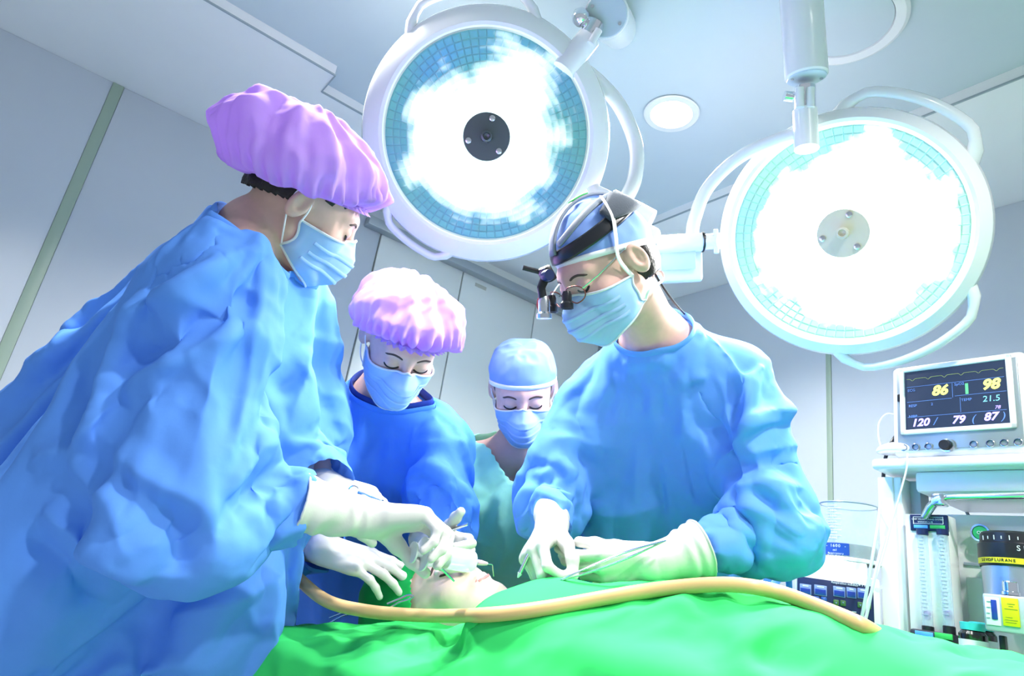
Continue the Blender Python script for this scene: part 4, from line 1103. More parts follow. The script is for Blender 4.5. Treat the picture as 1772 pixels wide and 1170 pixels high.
hair_patch(nurse1, lambda v: (v[:, 0] > 0) & (v[:, 1] > .012) & (v[:, 1] < .075) & (v[:, 2] > .024-.2*v[:, 1]) & (v[:, 2] < .07), .003)
fw_ = .92*CR-.10*CU+.30*CF; th_ = .75*CF-.45*CU
n1_hand, tip1, _ = make_glove(nurse1, P(635, 897, 1.05), fw_, thumb_dorsal(fw_, th_, 1), 1, [(30, 58, 30), (36, 62, 32), (42, 64, 35), (48, 60, 35)], (40, 10, 15, 45), forearm=P(525, 872, 1.00), cuff=.115, flare=1.45, scale=1.04)
fw_ = .90*CR-.30*CU+.10*CF; th_ = -.8*CF-.3*CU
n1_hand2, tip1b, _ = make_glove(nurse1, P(568, 846, 1.18), fw_, thumb_dorsal(fw_, th_, -1), -1, [(18, 30, 20), (25, 40, 25), (30, 45, 25), (35, 45, 25)], (30, 15, 20, 40), forearm=P(530, 820, 1.25), cuff=.10, scale=.95)
lap('n1 hands')
# ------------------------------------------------------------------ nurse in the middle
n2_pel = P(640, 1080, 2.0); n2_pel[2] = .93
bJ = joints(P(660, 690, 1.56), P(768, 765, 1.56), P(560, 740, 1.56), P(770, 890, 1.44), P(535, 900, 1.46), P(752, 938, 1.38), P(560, 948, 1.30), n2_pel, (.1, -.99))
nurse2 = make_body('person', 'nurse in lilac bouffant cap and blue gown looking down behind the syringe', P(697, 592, 1.46), .22*CR-.58*CU-.76*CF, .37*CR+.82*CU-.42*CF, bJ, female=True)
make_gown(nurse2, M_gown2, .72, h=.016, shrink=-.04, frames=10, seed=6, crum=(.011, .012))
u_ = nurse2.neck_ring; uc = u_.mean(0); tube('undershirt_collar', uc+(u_-uc)*.93+nurse2.nk*.010, .008, M_scrubn, nurse2.obj, 8, closed=True, flat=(1.4, .5), up=nurse2.nk)
lap('n2')
mask(nurse2, seed=4); eyes(nurse2); bouffant(nurse2, seed=5, c=(0, -.012, .066), r=(.124, .142, .078), tilt=14, sag=(0, -.026, -.010))
fw_ = .94*CR-.26*CU-.10*CF; th_ = .85*CF+.2*CU
make_glove(nurse2, P(560, 950, 1.29), fw_, thumb_dorsal(fw_, th_, 1), 1, [(4, 10, 8), (8, 14, 10), (12, 18, 12), (18, 22, 14)], (18, 5, 8, 30), spread=.2, forearm=P(530, 930, 1.38), cuff=.08, res=.0026)
fw_ = .65*CR-.05*CU-.6*CF; th_ = .95*CU+.15*CR
n2_hand, tip2, _ = make_glove(nurse2, P(755, 940, 1.37), fw_, thumb_dorsal(fw_, th_, -1), -1, [(35, 45, 20), (45, 50, 25), (52, 50, 25), (58, 50, 25)], (45, 0, 5, 10), forearm=P(735, 925, 1.42), cuff=.05, res=.0026)
# ------------------------------------------------------------------ assistant at the back
n3_pel = P(905, 1060, 2.05); n3_pel[2] = .93
cJ = joints(P(905, 775, 1.79), P(1000, 815, 1.80), P(805, 805, 1.80), P(1030, 960, 1.84), P(790, 960, 1.84), P(1000, 1130, 1.86), P(800, 1130, 1.86), n3_pel, (0, -1))
nurse3 = make_body('person', 'assistant in mint green scrubs and blue cap standing at the back', P(905, 674, 1.73), -.02*CR-.38*CU-.92*CF, -.02*CR+.93*CU-.35*CF, cJ)
vtip = P(893, 835, 1.66)
def vneck(v):
    px, z = proj_px(v); return ~((px[:, 1] < 835) & (px[:, 1] > 740) & (px[:, 0] > 893-(835-px[:, 1])*.72) & (px[:, 0] < 893+(835-px[:, 1])*.62) & (z < 1.82))
make_gown(nurse3, M_scrub, .97, h=.014, sl=(.07, .085, .07, .05), short=.75, shrink=-.05, frames=8, name='scrub_top', seed=9, crum=(.006, .006), extra_cuts=[vneck], collar=False)
lap('n3')
mask(nurse3, seed=6, tint=M_mask); eyes(nurse3); skullcap(nurse3, M_capb, front=.045, back=.0, top=-.012, off=.012, box_=.5, seed=4, wr=.005)
hair_patch(nurse3, lambda v: (v[:, 1] < .025) & (v[:, 2] < .03) & (v[:, 2] > -.02) & (v[:, 1] > -.13), .003)
# ------------------------------------------------------------------ patient, table and drapes
TA = N(A3(.88, -.47, 0)); TC = A3(TA[1], -TA[0], 0)      # along the table to the feet, across it towards the camera
if TC[1] > 0: TC = -TC
pH = P(764, 1048, 1.315); pcrown = N(-TA+.06*UP); pf = N(.86*UP-.40*CF+.10*CR)
pn = pH-pcrown*.17-pf*.035; pn[2] = max(pn[2], .985)
def tp(s, t, z): q = pn+TA*s+TC*t; q[2] = z; return q
zb = .985
pJ = dict(neck=pn, shL=tp(.06, -.17, zb), shR=tp(.06, .17, zb), elL=tp(.34, -.23, .965), elR=tp(.34, .23, .965), wrL=tp(.58, -.20, .965), wrR=tp(.58, .20, .965),
          haL=tp(.70, -.19, .955), haR=tp(.70, .19, .955), hipL=tp(.54, -.10, zb), hipR=tp(.54, .10, zb), knL=tp(.95, -.10, .985), knR=tp(.95, .10, .985), anL=tp(1.34, -.09, .955), anR=tp(1.34, .09, .955),
          upv=-TA, fw=UP, rt=TC, pelvis=tp(.54, 0, zb))
patient = make_body('person', 'patient lying on the table with closed eyes under green drapes', pH, pf, pcrown, pJ, female=True, skin=skin_mat('skin_pale', (.84, .64, .58)))
eyes(patient, look=-.003)
def lipline(): return face_line(patient, 'lips', [(-.023, -.0675), (-.010, -.0655), (0, -.0665), (.010, -.0655), (.023, -.0675)], .0042, M_lip, -.0030)
lipline(); face_line(patient, 'lips', [(-.020, -.0690), (-.008, -.0735), (.008, -.0735), (.020, -.0690)], .0040, M_lip, -.0030)
# operating table
tb = tag(empty('operating_table', tp(.5, 0, 0)), 'operating table hidden beneath the green drapes', 'table')
RT = np.array([TA, TC, np.cross(TA, TC)]).T
box('table_pad', (1.62, .50, .07), tp(.62, 0, .865), RT, mat('pad_black', (.03, .03, .035), .5), tb, .02, 3)
box('table_top', (1.62, .48, .03), tp(.62, 0, .813), RT, M_steel, tb, .004)
box('head_rest', (.26, .24, .05), tp(-.33, 0, .875), RT, mat('pad_black', (0, 0, 0)), tb, .02, 3)
box('head_rest_bar', (.24, .04, .02), tp(-.22, 0, .835), RT, M_steel, tb, .004)
box('column', (.30, .26, .72), tp(.5, 0, .44), RT, M_whitem, tb, .02)
box('base', (.85, .45, .08), tp(.45, 0, .04), RT, M_whitem, tb, .02)
# green cloth
def green(name, col): return fabric_mat(name, col, .12, bump=.06)
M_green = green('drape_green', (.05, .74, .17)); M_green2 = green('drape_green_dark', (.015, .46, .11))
def drape_z(s, t):
    zc = np.interp(s, [-.5, -.2, -.05, .05, .12, .2, .30, .40, .50, .60, .70, .8, 1.2, 1.6], [.955, .965, .985, 1.04, 1.072, 1.098, 1.114, 1.122, 1.108, 1.084, 1.074, 1.076, 1.07, 1.07])
    a = np.clip(np.abs(t)/.29, 0, 1); top = .905+(zc-.905)*(1-a**2.8)
    hang = np.maximum(np.abs(t)-.285, 0)
    return top, hang
ns, nt = 190, 120; V = []
for k in range(nt+1):
    t = -.52+(.52+.62)*k/nt
    s0 = -.03-max(0, t+.06)*1.15; s0 = max(s0, -.42)
    s = s0+(1.55-s0)*np.linspace(0, 1, ns+1)**1.1
    top, hang = drape_z(s, np.full_like(s, t))
    te = np.sign(t)*np.minimum(abs(t), .285+.25*hang)
    z = top-hang*.97-.006*(s-s0 < .004)
    V.append(pn[None]*A3(1, 1, 0)+TA*s[:, None]+TC*te[:, None]+UP*z[:, None])
V = np.concatenate(V)
Fq = np.array([(k*(ns+1)+i, k*(ns+1)+i+1, (k+1)*(ns+1)+i+1, (k+1)*(ns+1)+i) for k in range(nt) for i in range(ns)])
n_ = vnormals(V, Fq)
if n_[:, 2].mean() < 0: Fq = Fq[:, ::-1]; n_ = -n_
q = np.stack([(V @ TA)*9+(V @ TC)*7, (V @ TC)*10-(V @ TA)*5, V[:, 2]*5], -1)
V = V+n_*(.012*(ridged(q, 71)-.6)+.005*(ridged(q*2.3+3, 75)-.6)+.006*noise3(V, 9, 72, 2))[:, None]
V = sculpt(V, Fq, [([(1290, 1125), (1380, 1085), (1480, 1092), (1560, 1100)], .05, .018), ([(1320, 1150), (1360, 1125), (1400, 1120)], .04, -.022), ([(1000, 1095), (1100, 1062), (1200, 1045)], .035, .012),
    ([(700, 1120), (800, 1090), (900, 1080)], .03, .012), ([(660, 1150), (760, 1110), (860, 1098)], .03, -.012), ([(900, 1140), (1000, 1120), (1100, 1090)], .05, .014), ([(1560, 1160), (1640, 1130), (1740, 1140)], .05, .014)])
V = V-n_*0
for _ in range(3):
    d = patient.body(V.astype(np.float32)); V = V+vnormals(V, Fq)*np.clip(.010-d, 0, .03)[:, None]
dr = mesh('surgical_drape', V, Fq, M_green); tag(dr, 'bright green surgical drape spread over the patient body', 'drape'); subdivide_smooth(dr)
md = dr.modifiers.new('thick', 'SOLIDIFY'); md.thickness = .0015; md.offset = -1
DV, DF = V, Fq
# hood round the patient's head
Rp = patient.R
def hood(p):
    d = ell_d(p, (0, -.022, .040), (.088, .105, .100))
    d = smin(d, ell_d(p, (-.01, -.045, .125), (.070, .060, .050)), .05)
    d = smin(d, ell_d(p, (.035, -.085, .06), (.06, .04, .08)), .04)
    q_ = np.stack([p[:, 0]*16, p[:, 1]*16, p[:, 2]*9+p[:, 1]*6], -1)
    return d-.007*(ridged(q_, 81)-.6)
V, Fq = surface(hood, *ugrid((-.15, -.19, -.13), (.15, .14, .22), .0055))
V, Fq = keep(V, Fq, V[:, 2] > .046+.85*np.minimum(V[:, 1]-.055, 0)*1.0)
for _ in range(3):
    d = head_field(V.astype(np.float32), True); n2 = V-A3(0, -.02, .02); n2 /= np.linalg.norm(n2, axis=1, keepdims=True); V = V+n2*np.clip(.005-d, 0, .02)[:, None]
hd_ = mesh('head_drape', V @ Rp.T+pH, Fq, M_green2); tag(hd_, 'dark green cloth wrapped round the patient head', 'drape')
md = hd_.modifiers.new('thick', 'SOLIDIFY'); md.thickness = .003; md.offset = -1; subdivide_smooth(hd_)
# sheet over the head rest
ns, nt = 70, 50; V = []
for k in range(nt+1):
    t = -.30+.66*k/nt
    s = np.linspace(-.50, -.14, ns+1)
    e = np.maximum(0, np.abs(s+.31)-.09)/.12; f_ = max(0, abs(t)-.12)/.22
    z = .925-.10*e**2-.20*f_**1.6
    V.append(pn[None]*A3(1, 1, 0)+TA*s[:, None]+TC*t+UP*z[:, None])
V = np.concatenate(V); Fq = np.array([(k*(ns+1)+i, k*(ns+1)+i+1, (k+1)*(ns+1)+i+1, (k+1)*(ns+1)+i) for k in range(nt) for i in range(ns)])
n_ = vnormals(V, Fq); n_ *= np.sign(n_[:, 2].mean())
V = V+n_*(.014*(ridged(V*9, 91)-.6))[:, None]
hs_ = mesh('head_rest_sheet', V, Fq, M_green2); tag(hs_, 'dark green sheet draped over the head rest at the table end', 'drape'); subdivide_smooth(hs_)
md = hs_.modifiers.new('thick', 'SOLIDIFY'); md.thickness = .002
lap('patient')
# ------------------------------------------------------------------ breathing hose
from mathutils.bvhtree import BVHTree
def bvh_of(V, Fq): return BVHTree.FromPolygons([tuple(v) for v in V], [tuple(int(i) for i in f) for f in Fq])
_bv = bvh_of(DV, DF)
def on_drape(x, y, gap, default):
    d = CF+CR*((x-886)/FPX)+CU*((585-y)/FPX); L = np.linalg.norm(d); h = _bv.ray_cast(Vector(CC), Vector(d/L))
    if h[0] is None: return P(x, y, default)
    dep = (np.array(h[0])-CC) @ CF
    return P(x, y, min(dep, default)-gap)
hp_ = [(455, 940, 1.42), (500, 985, 1.30), (560, 1037, 1.20), (625, 1056, 1.17), (705, 1064, 1.17), (790, 1066, 1.16), (870, 1062, 1.13), (960, 1050, 1.10), (1050, 1034, 1.07), (1140, 1020, 1.04), (1230, 1012, 1.02), (1290, 1014, 1.01), (1350, 1026, 1.0), (1420, 1052, .98), (1490, 1082, .97), (1530, 1106, 1.03), (1560, 1125, 1.08)]
hps = []
for x, y in [(a_[0], a_[1]) for a_ in catmull(np.array([(q_[0], q_[1]) for q_ in hp_], float), 4)]:
    d0 = np.interp(x, [q_[0] for q_ in hp_], [q_[2] for q_ in hp_]); hps.append((on_drape(x, y, .010, d0)-CC) @ CF)
hxy = catmull(np.array([(q_[0], q_[1]) for q_ in hp_], float), 4); hd2 = np.array(hps)
hd2[hxy[:, 0] > 1495] += np.clip((hxy[hxy[:, 0] > 1495, 0]-1495)/40, 0, 1)*.09
hps = hd2.tolist()
for _ in range(6): hd2[1:-1] = np.minimum(hps[1:-1], (hd2[:-2]+hd2[1:-1]*2+hd2[2:])/4)
hps = [P(x, y, d) for (x, y), d in zip(hxy, hd2)]
hz = tube('breathing_hose', hps, .0112, mat('rubber_tan', (.66, .45, .20), .35, spec=.4), None, 16, smooth_n=2)
tag(hz, 'tan rubber hose running across the green drape in front of the patient', 'hose')
# ------------------------------------------------------------------ instruments
M_syr = mat('syringe_clear', (.80, .90, 1.0), .15, alpha=.55, spec=.6)
a, b = P(742, 960, 1.09), P(819, 972, 1.13); dz = N(b-a); xx = N(np.cross(dz, CF)); RS = np.array([xx, np.cross(dz, xx), dz]).T
L = np.linalg.norm(b-a)
sy = tag(empty('syringe', a), 'large clear plastic syringe with bent needle in the foreground nurse hand', 'syringe')
lathe('barrel', [(.0185, -.01), (.0185, L-.006), (.016, L-.001), (.006, L), (.004, L+.002), (.0035, L+.014), (0, L+.014)], M_syr, sy, 32, RS, a, 40, cap=False)
lathe('flange', [(.019, -.012), (.027, -.012), (.027, -.009), (.019, -.009)], M_whitem, sy, 32, RS, a)
lathe('plunger', [(.0, -.03), (.017, -.03), (.017, -.027), (.006, -.026), (.006, .02), (.0165, .022), (.0175, .026), (.0165, .034), (0, .036)], M_whitem, sy, 28, RS, a, cap=False)
lathe('rubber_stopper', [(.0178, .024), (.0180, .034)], M_black, sy, 28, RS, a, cap=False)
for k in range(10): 
    zz_ = .04+k*(L-.06)/9; tube('graduation', [a+dz*zz_+RS @ A3(.0187*math.cos(w__), .0187*math.sin(w__), 0) for w__ in np.linspace(math.pi*1.35, math.pi*1.7, 6)], .0004, mat('ink_blue', (.05, .15, .5), .5), sy, 4)
lathe('needle_hub', [(.0045, L+.008), (.0045, L+.016), (.0025, L+.028), (0, L+.028)], mat('hub_pink', (.75, .45, .62), .4), sy, 16, RS, a, cap=False)
nb_ = a+dz*(L+.026); tube('needle', [nb_, nb_+dz*.012, nb_+dz*.013-CU*.002, nb_+dz*.015-CU*.02], .0009, M_steel, sy, 6)
def rod(name, p0, p1, r0, r1, label, cat, m_=None, seg=10, flat=None):
    o = tube(name, [p0, p0*.5+p1*.5, p1], [r0, (r0+r1)/2, r1], m_ or M_steel, None, seg, flat=flat); tag(o, label, cat, 'surgical instruments'); return o
rod('surgical_probe', P(764, 984, 1.17), P(786, 1006, 1.19), .0026, .0018, 'thin steel probe pointing at the patient closed eye', 'probe', flat=(1, .4))
pl = box('retractor', (.012, .10, .004), P(768, 922, 1.30), frame(N(.95*CR+.35*CU), CU), M_steel, None, .001); tag(pl, 'flat steel retractor blade held by the nurse behind the syringe', 'retractor', 'surgical instruments')
# forceps in the surgeon's left hand
fp = tag(empty('tissue_forceps', P(1150, 937, 1.14)), 'long steel tissue forceps lying across the surgeon left glove', 'forceps', 'surgical instruments')
e0 = P(1152, 936, 1.13)
for s in (-1, 1):
    tube('blade', [e0, P(1095, 957+s*5, 1.115), P(1045, 976+s*6, 1.105), P(995, 995+s*3, 1.10), P(958, 1009, 1.11)], [.003, .0045, .0045, .003, .0009], M_chrome, fp, 8, flat=(.45, 1), smooth_n=4)
ins = tag(empty('scalpel_handle', P(905, 985, 1.18)), 'short steel pen-like instrument gripped in the surgeon right glove', 'instrument', 'surgical instruments')
tube('handle', [P(922, 945, 1.17), P(900, 992, 1.165)], .0038, M_steel, ins, 10); tube('tip', [P(900, 992, 1.165), P(896, 1000, 1.163)], [.0046, .0012], M_whitem, ins, 10)
nh = tag(empty('needle_holder', P(650, 860, 1.14)), 'small steel needle holder in the foreground nurse far hand', 'instrument', 'surgical instruments')
tube('shaft', [P(620, 852, 1.15), P(662, 868, 1.13)], .003, M_chrome, nh, 8); tube('finger_ring', [P(612+9*math.cos(w__), 850+9*math.sin(w__), 1.15) for w__ in np.linspace(0, 6.28, 16, endpoint=False)], .0016, M_chrome, nh, 6, closed=True)
for px_, py_, d_, lb in ((592, 1064, 1.24, 'steel towel clamp on the dark green sheet below the hose'), (692, 1040, 1.19, 'steel towel clamp gripping the cloth above the hose')):
    tc_ = tag(empty('towel_clamp', P(px_, py_, d_)), lb, 'clamp', 'surgical instruments')
    for s in (-1, 1): tube('jaw', [P(px_-22, py_+10+s*5, d_), P(px_-2, py_+s*3, d_), P(px_+14, py_-6+s*4, d_), P(px_+24, py_-8, d_)], .0016, M_steel, tc_, 6, smooth_n=4)
lap('instruments')
# ------------------------------------------------------------------ anaesthesia cart and monitor
EX = -EB; RC = np.array([EX, EA, UP]).T
def oc(px, py, k):
    """point at pixel on the vertical plane k metres along EA"""
    d = CF+CR*((px-886)/FPX)+CU*((585-py)/FPX); return CC+d*((k-CC @ EA)/(d @ EA))
def cbox(name, px0, py0, px1, py1, k, depth, m_, parent=None, bev=.003, segs=2):
    a, b, c_, d_ = oc(px0, (py0+py1)/2, k), oc(px1, (py0+py1)/2, k), oc((px0+px1)/2, py0, k), oc((px0+px1)/2, py1, k)
    w_ = (b-a) @ EX; h_ = c_[2]-d_[2]; cen = (a+b)/2; cen[2] = (c_[2]+d_[2])/2
    return box(name, (w_, depth, h_), cen+EA*depth/2, RC, m_, parent, bev, segs), cen, w_, h_
KM = 1.70
# monitor
M_scr = mat('screen_dark', (.008, .012, .03), .55, spec=.2, emit=.35, ecol=(.05, .085, .16))
M_face = mat('monitor_face', (.30, .35, .38), .3, metal=.3)
M_y = mat('digits_yellow', (.8, .8, .1), .5, emit=1.3, ecol=(.75, .80, .12)); M_p = mat('digits_purple', (.4, .3, .9), .5, emit=1.2, ecol=(.32, .24, .95)); M_t = mat('digits_teal', (.2, .5, .6), .5, emit=.7, ecol=(.12, .40, .55))
M_dim = mat('digits_dim', (.1, .2, .5), .5, emit=.35, ecol=(.10, .22, .60))
mo = tag(empty('patient_monitor', oc(1650, 785, KM)), 'white patient monitor showing yellow 86 and 98 on the cart shelf', 'monitor')
W_, H_ = .282, .235
A0 = oc(1547, 792, KM); mc = A0+EX*W_/2+UP*H_/2
RMn = RC @ rota((1, 0, 0), math.radians(-4))
def mp(x, z, y=0.): return mc+RMn @ A3(x, y, z)
sh = box('monitor_shell', (W_, .14, H_), mp(0, 0, .07), RMn, M_white, mo, .014, 4)
box('face_plate', (W_-.028, .006, H_-.030), mp(0, -.002, -.001), RMn, M_face, mo, .003)
sx, sz, sw, shh = .0, .020, .212, .150
for nm, x, z, w2, h2 in (('bezel', 0, shh/2+.006, sw+.024, .012), ('bezel', 0, -shh/2-.006, sw+.024, .012), ('bezel', -sw/2-.006, 0, .012, shh+.024), ('bezel', sw/2+.006, 0, .012, shh+.024)):
    box(nm, (w2, .008, h2), mp(sx+x, sz+z, -.007), RMn, M_white, mo, .003)
sc_ = box('screen', (sw, .003, shh), mp(sx, sz, -.0055), RMn, M_scr, mo, .0)
RTx = RMn @ np.array([[1., 0, 0], [0, 0, -1], [0, 1, 0]])
def stx(nm, s_, size, u, v, m_, shear=.25, bold=.0, par=None): return text(nm, s_, size, mp(sx+(u-.5)*sw, sz+(.5-v)*shh, -.0076), RTx, m_, par or sc_, .0003, shear=shear, bold=bold)
stx('readout', '86', .034, .36, .385, M_y, bold=.0012); stx('readout', '98', .034, .85, .375, M_y, bold=.0012)
stx('readout', '21.5', .020, .85, .60, M_t, .1); stx('readout', '78', .011, .90, .745, M_p)
stx('readout', '120', .026, .15, .895, M_p, bold=.0008); stx('readout', '/', .026, .30, .895, M_dim); stx('readout', '79', .026, .53, .895, M_p, bold=.0008); stx('readout', '(', .024, .67, .895, M_dim); stx('readout', '87', .026, .83, .885, M_p, bold=.0008); stx('readout', ')', .024, .945, .885, M_dim)
box('bar_graph', (.006, .0006, .026), mp(sx+.13*sw, sz+.10*shh, -.0075), RMn, mat('bar_green', (.1, .5, .2), .5, emit=.5, ecol=(.10, .48, .20)), sc_, 0)
for u, v, w2 in ((.5, .27, .96), (.25, .53, .46), (.75, .50, .48), (.5, .79, .96)): box('grid_line', (w2*sw, .0004, .0008), mp(sx+(u-.5)*sw, sz+(.5-v)*shh, -.0073), RMn, M_dim, sc_, 0)
for u in (.49, .56): box('grid_line', (.0008, .0004, .24*shh), mp(sx+(u-.5)*sw, sz+(.5-.40-.25*(u > .5))*shh, -.0073), RMn, M_dim, sc_, 0)
wv = [mp(sx+(u-.5)*sw, sz+(.5-.13-.035*math.exp(-((u*6) % 1-.5)**2*90))*shh, -.0074) for u in np.linspace(.02, .98, 120)]
tube('waveform', wv, .0004, mat('wave_olive', (.3, .4, .1), .5, emit=.3, ecol=(.35, .45, .12)), sc_, 4)
for u, v, s_ in ((.07, .33, 'ECG'), (.56, .31, 'SpO2'), (.08, .60, 'RESP'), (.62, .58, 'TEMP'), (.08, .78, 'NIBP'), (.28, .60, '2')): stx('caption', s_, .009, u, v, M_dim, 0)
for k, x in enumerate((-.112, -.086, -.058, .034, .066, .092, .117)):
    lathe('button', [(0, -.004), (.0055, -.004), (.007, -.002), (.007, .002)], mat('button_navy', (.03, .05, .30), .3), mo, 18, RTx, mp(x, -.0985, -.006), cap=False)
    lathe('button_ring', [(.007, .001), (.0075, .002), (.0085, .0015), (.0085, -.001)], M_chrome, mo, 18, RTx, mp(x, -.0985, -.006), cap=False)
kn = lathe('selector_knob', [(.012, 0), (.012, .010), (.0105, .013), (0, .013)], M_black, mo, 24, RTx, mp(-.022, -.0985, -.005), cap=False)
lathe('knob_ring', [(.013, 0), (.016, .002), (.016, .004), (.0125, .005)], M_chrome, mo, 24, RTx, mp(-.018, -.0985, -.005), cap=False)
box('alarm_strip', (.006, .004, .02), mp(-.122, .03, -.006), RMn, M_black, mo, .002)
# cart
ct = tag(empty('equipment_cart', A3(1.15, 1.5, 0)), 'white wheeled equipment cart with monitor shelf and upright post', 'cart')
a = oc(1507, 797, KM-.03); 
shelf = box('shelf', (.62, .36, .026), a+EX*.31+EA*.18-UP*.008, RC, M_white, ct, .008, 3)
box('shelf_apron', (.50, .28, .05), a+EX*.33+EA*.18-UP*.045, RC, M_whitem, ct, .01, 2)
pz = a[2]-.03
def post(px, w_, dd, k, m_=M_white, nm='post'):
    q = oc(px, 950, k); return box(nm, (w_, dd, pz), A3(q[0], q[1], pz/2)+EA*dd/2, RC, m_, ct, .003)
post(1536, .036, .05, KM+.02); post(1558, .018, .05, KM+.025); post(1547, .010, .02, KM+.035, mat('groove_grey', (.35, .42, .52), .5), 'groove')
q = oc(1582, 870, KM+.10); box('post_rear', (.05, .05, pz), A3(q[0], q[1], pz/2), RC, mat('post_grey', (.40, .50, .55), .5), ct, .003)
q = oc(1620, 1100, KM+.05); base_c = A3(q[0], q[1], 0)
box('cart_base', (.46, .42, .06), base_c+EX*.18+EA*.13+UP*.11, RC, M_whitem, ct, .01)
for sx_ in (-.02, .38):
    for sy_ in (-.05, .30): lathe('castor', [(0, -.014), (.038, -.014), (.04, -.008), (.04, .008), (.038, .014), (0, .014)], M_black, ct, 20, np.array([EA, UP, np.cross(EA, UP)]).T, base_c+EX*sx_+EA*sy_+UP*.04)
bp, bc, bw, bh = cbox('back_panel', 1646, 892, 1830, 1150, KM+.09, .06, M_white, ct)
cbox('panel_ridge', 1668, 978, 1830, 984, KM+.086, .006, mat('groove_grey', (0, 0, 0)), bp, .001); cbox('panel_ridge', 1676, 1004, 1830, 1130, KM+.084, .01, M_whitem, bp, .004)
# box body of the anaesthesia unit, down to the base
q0 = oc(1574, 1150, KM+.06); box('unit_body', (.42, .22, q0[2]-.12), A3(q0[0], q0[1], 0)+EX*.21+EA*.14+UP*((q0[2]-.12)/2+.13), RC, M_whitem, ct, .006)
# chrome rail
tube('chrome_rail', [oc(1600, 895, KM-.01), oc(1610, 878, KM-.02), oc(1626, 861, KM-.03), oc(1660, 860, KM-.03), oc(1830, 856, KM-.03)], [.008, .010, .0085, .0075, .0075], M_chrome, ct, 14)
cbox('rail_clamp', 1610, 853, 1634, 874, KM-.045, .03, M_chrome, ct, .004)
# flow meter
fm = tag(empty('flow_meter', oc(1610, 1100, KM)), 'white gas flow meter with two clear tubes and a navy header', 'flow meter')
fb, fc, fw2, fh = cbox('panel', 1571, 890, 1647, 1128, KM, .05, M_white, fm, .003)
hb, hc, hw, hh = cbox('header', 1575, 891, 1640, 919, KM-.004, .006, M_navy, fm, .001)
RTc = RC @ np.array([[1., 0, 0], [0, 0, -1], [0, 1, 0]])
M_lbl = mat('label_white', (.75, .80, .9), .5)
text('header_text', 'UNIT MONITORING SYSTEM', .0052, oc(1605, 899, KM-.006), RTc, M_lbl, hb); text('header_text', 'VERSION 2.1B', .0052, oc(1601, 903.5, KM-.006), RTc, M_lbl, hb)
for (x0, y0, x1, y1) in ((1580, 894.5, 1632, 895.3), (1580, 906, 1632, 906.8), (1580, 894.5, 1581, 906.8), (1631, 894.5, 1632, 906.8)): cbox('header_line', x0, y0, x1, y1, KM-.006, .001, M_lbl, hb, 0)
cbox('gas_tag', 1581, 908.5, 1605, 914, KM-.006, .002, mat('tag_blue', (.10, .42, .95), .5), hb, .0005); cbox('gas_tag', 1609, 909, 1635, 915, KM-.006, .002, mat('tag_green', (.04, .55, .12), .5), hb, .0005)
for px_, fl_ in ((1596, 1072), (1631, 1076)):
    px2 = px_+12; 
    top_, bot_ = oc(px_, 921, KM-.012), oc(px_, 1088, KM-.012); bot_ = A3(top_[0], top_[1], bot_[2])
    tb_ = tube('flow_tube', [bot_, top_], .0105, mat('tube_clear', (.62, .78, .92), .1, alpha=.45), fm, 18)
    hgt = top_[2]-bot_[2]
    for k in range(22):
        zq = bot_[2]+hgt*(.14+.80*k/21); wq = .009 if k % 3 else .013
        box('tick', (wq, .0006, .0012), A3(top_[0], top_[1], zq)-EA*.0108, RC, mat('ink_grey', (.25, .33, .45), .6), tb_, 0)
    lathe('float', [(0, 0), (.006, .002), (.007, .016), (.003, .02), (0, .02)], mat('float_purple', (.22, .05, .45), .4), fm, 14, None, A3(top_[0], top_[1], bot_[2]+.018))
    lathe('tube_fitting', [(.012, -.01), (.012, .006), (.009, .008)], M_black, fm, 16, None, bot_, cap=False); lathe('tube_fitting', [(.012, .006), (.012, -.006), (.009, -.008)], M_navy, fm, 16, None, top_, cap=False)
vb, *_ = cbox('valve_block', 1574, 1092, 1650, 1130, KM-.03, .04, mat('valve_black', (.03, .035, .05), .4), fm, .006)
cbox('gas_tag', 1583, 1093, 1614, 1102, KM-.033, .004, mat('tag_blue', (0, 0, 0)), vb, .001); cbox('gas_tag', 1617, 1096, 1648, 1106, KM-.033, .004, mat('tag_green', (0, 0, 0)), vb, .001)
for px_, py_, m_ in ((1590, 1113, mat('knob_blue', (.05, .25, .8), .3)), (1627, 1119, mat('knob_green', (.03, .4, .12), .3))):
    k_ = lathe('valve_knob', [(.015, 0), (.0165, .004), (.0165, .018), (.0145, .022), (0, .022)], M_chrome, fm, 20, RTc, oc(px_, py_, KM-.03), cap=False)
    lathe('knob_cap', [(.010, .021), (.010, .0235), (0, .0235)], m_, k_, 16, RTc, oc(px_, py_, KM-.03), cap=False)
# vaporiser
vp_ = tag(empty('vaporizer', oc(1740, 1110, KM-.06)), 'steel vaporizer with black top and yellow SEVOFLURANE band', 'vaporizer')
vc = oc(1744, 1000, KM-.05); vr = .0675
def zc_(py, px=1744): return oc(px, py, KM-.05)[2]
vx, vy = vc[0], vc[1]; vcen = A3(vx, vy, 0)+EA*vr
def vl(nm, prof, m_, par=vp_): return lathe(nm, prof, m_, par, 48, None, vcen, 30, cap=False)
vl('dial', [(0, zc_(917)), (vr*.86, zc_(917)), (vr*.92, zc_(921)), (vr*.94, zc_(938))], M_black)
vl('top_collar', [(vr*.9, zc_(936)), (vr*1.0, zc_(939)), (vr*1.01, zc_(963)), (vr*1.0, zc_(966))], M_black)
bnd = vl('agent_band', [(vr*1.005, zc_(965)), (vr*1.005, zc_(975))], mat('band_yellow', (.80, .66, .02), .45))
vl('collar', [(vr*1.0, zc_(975)), (vr*.98, zc_(979))], M_black)
vl('steel_body', [(vr*.94, zc_(978)), (vr*.94, zc_(1060)), (0, zc_(1060))], mat('steel_brushed', (.55, .62, .72), .32, metal=1))
vf_ = -EA; 
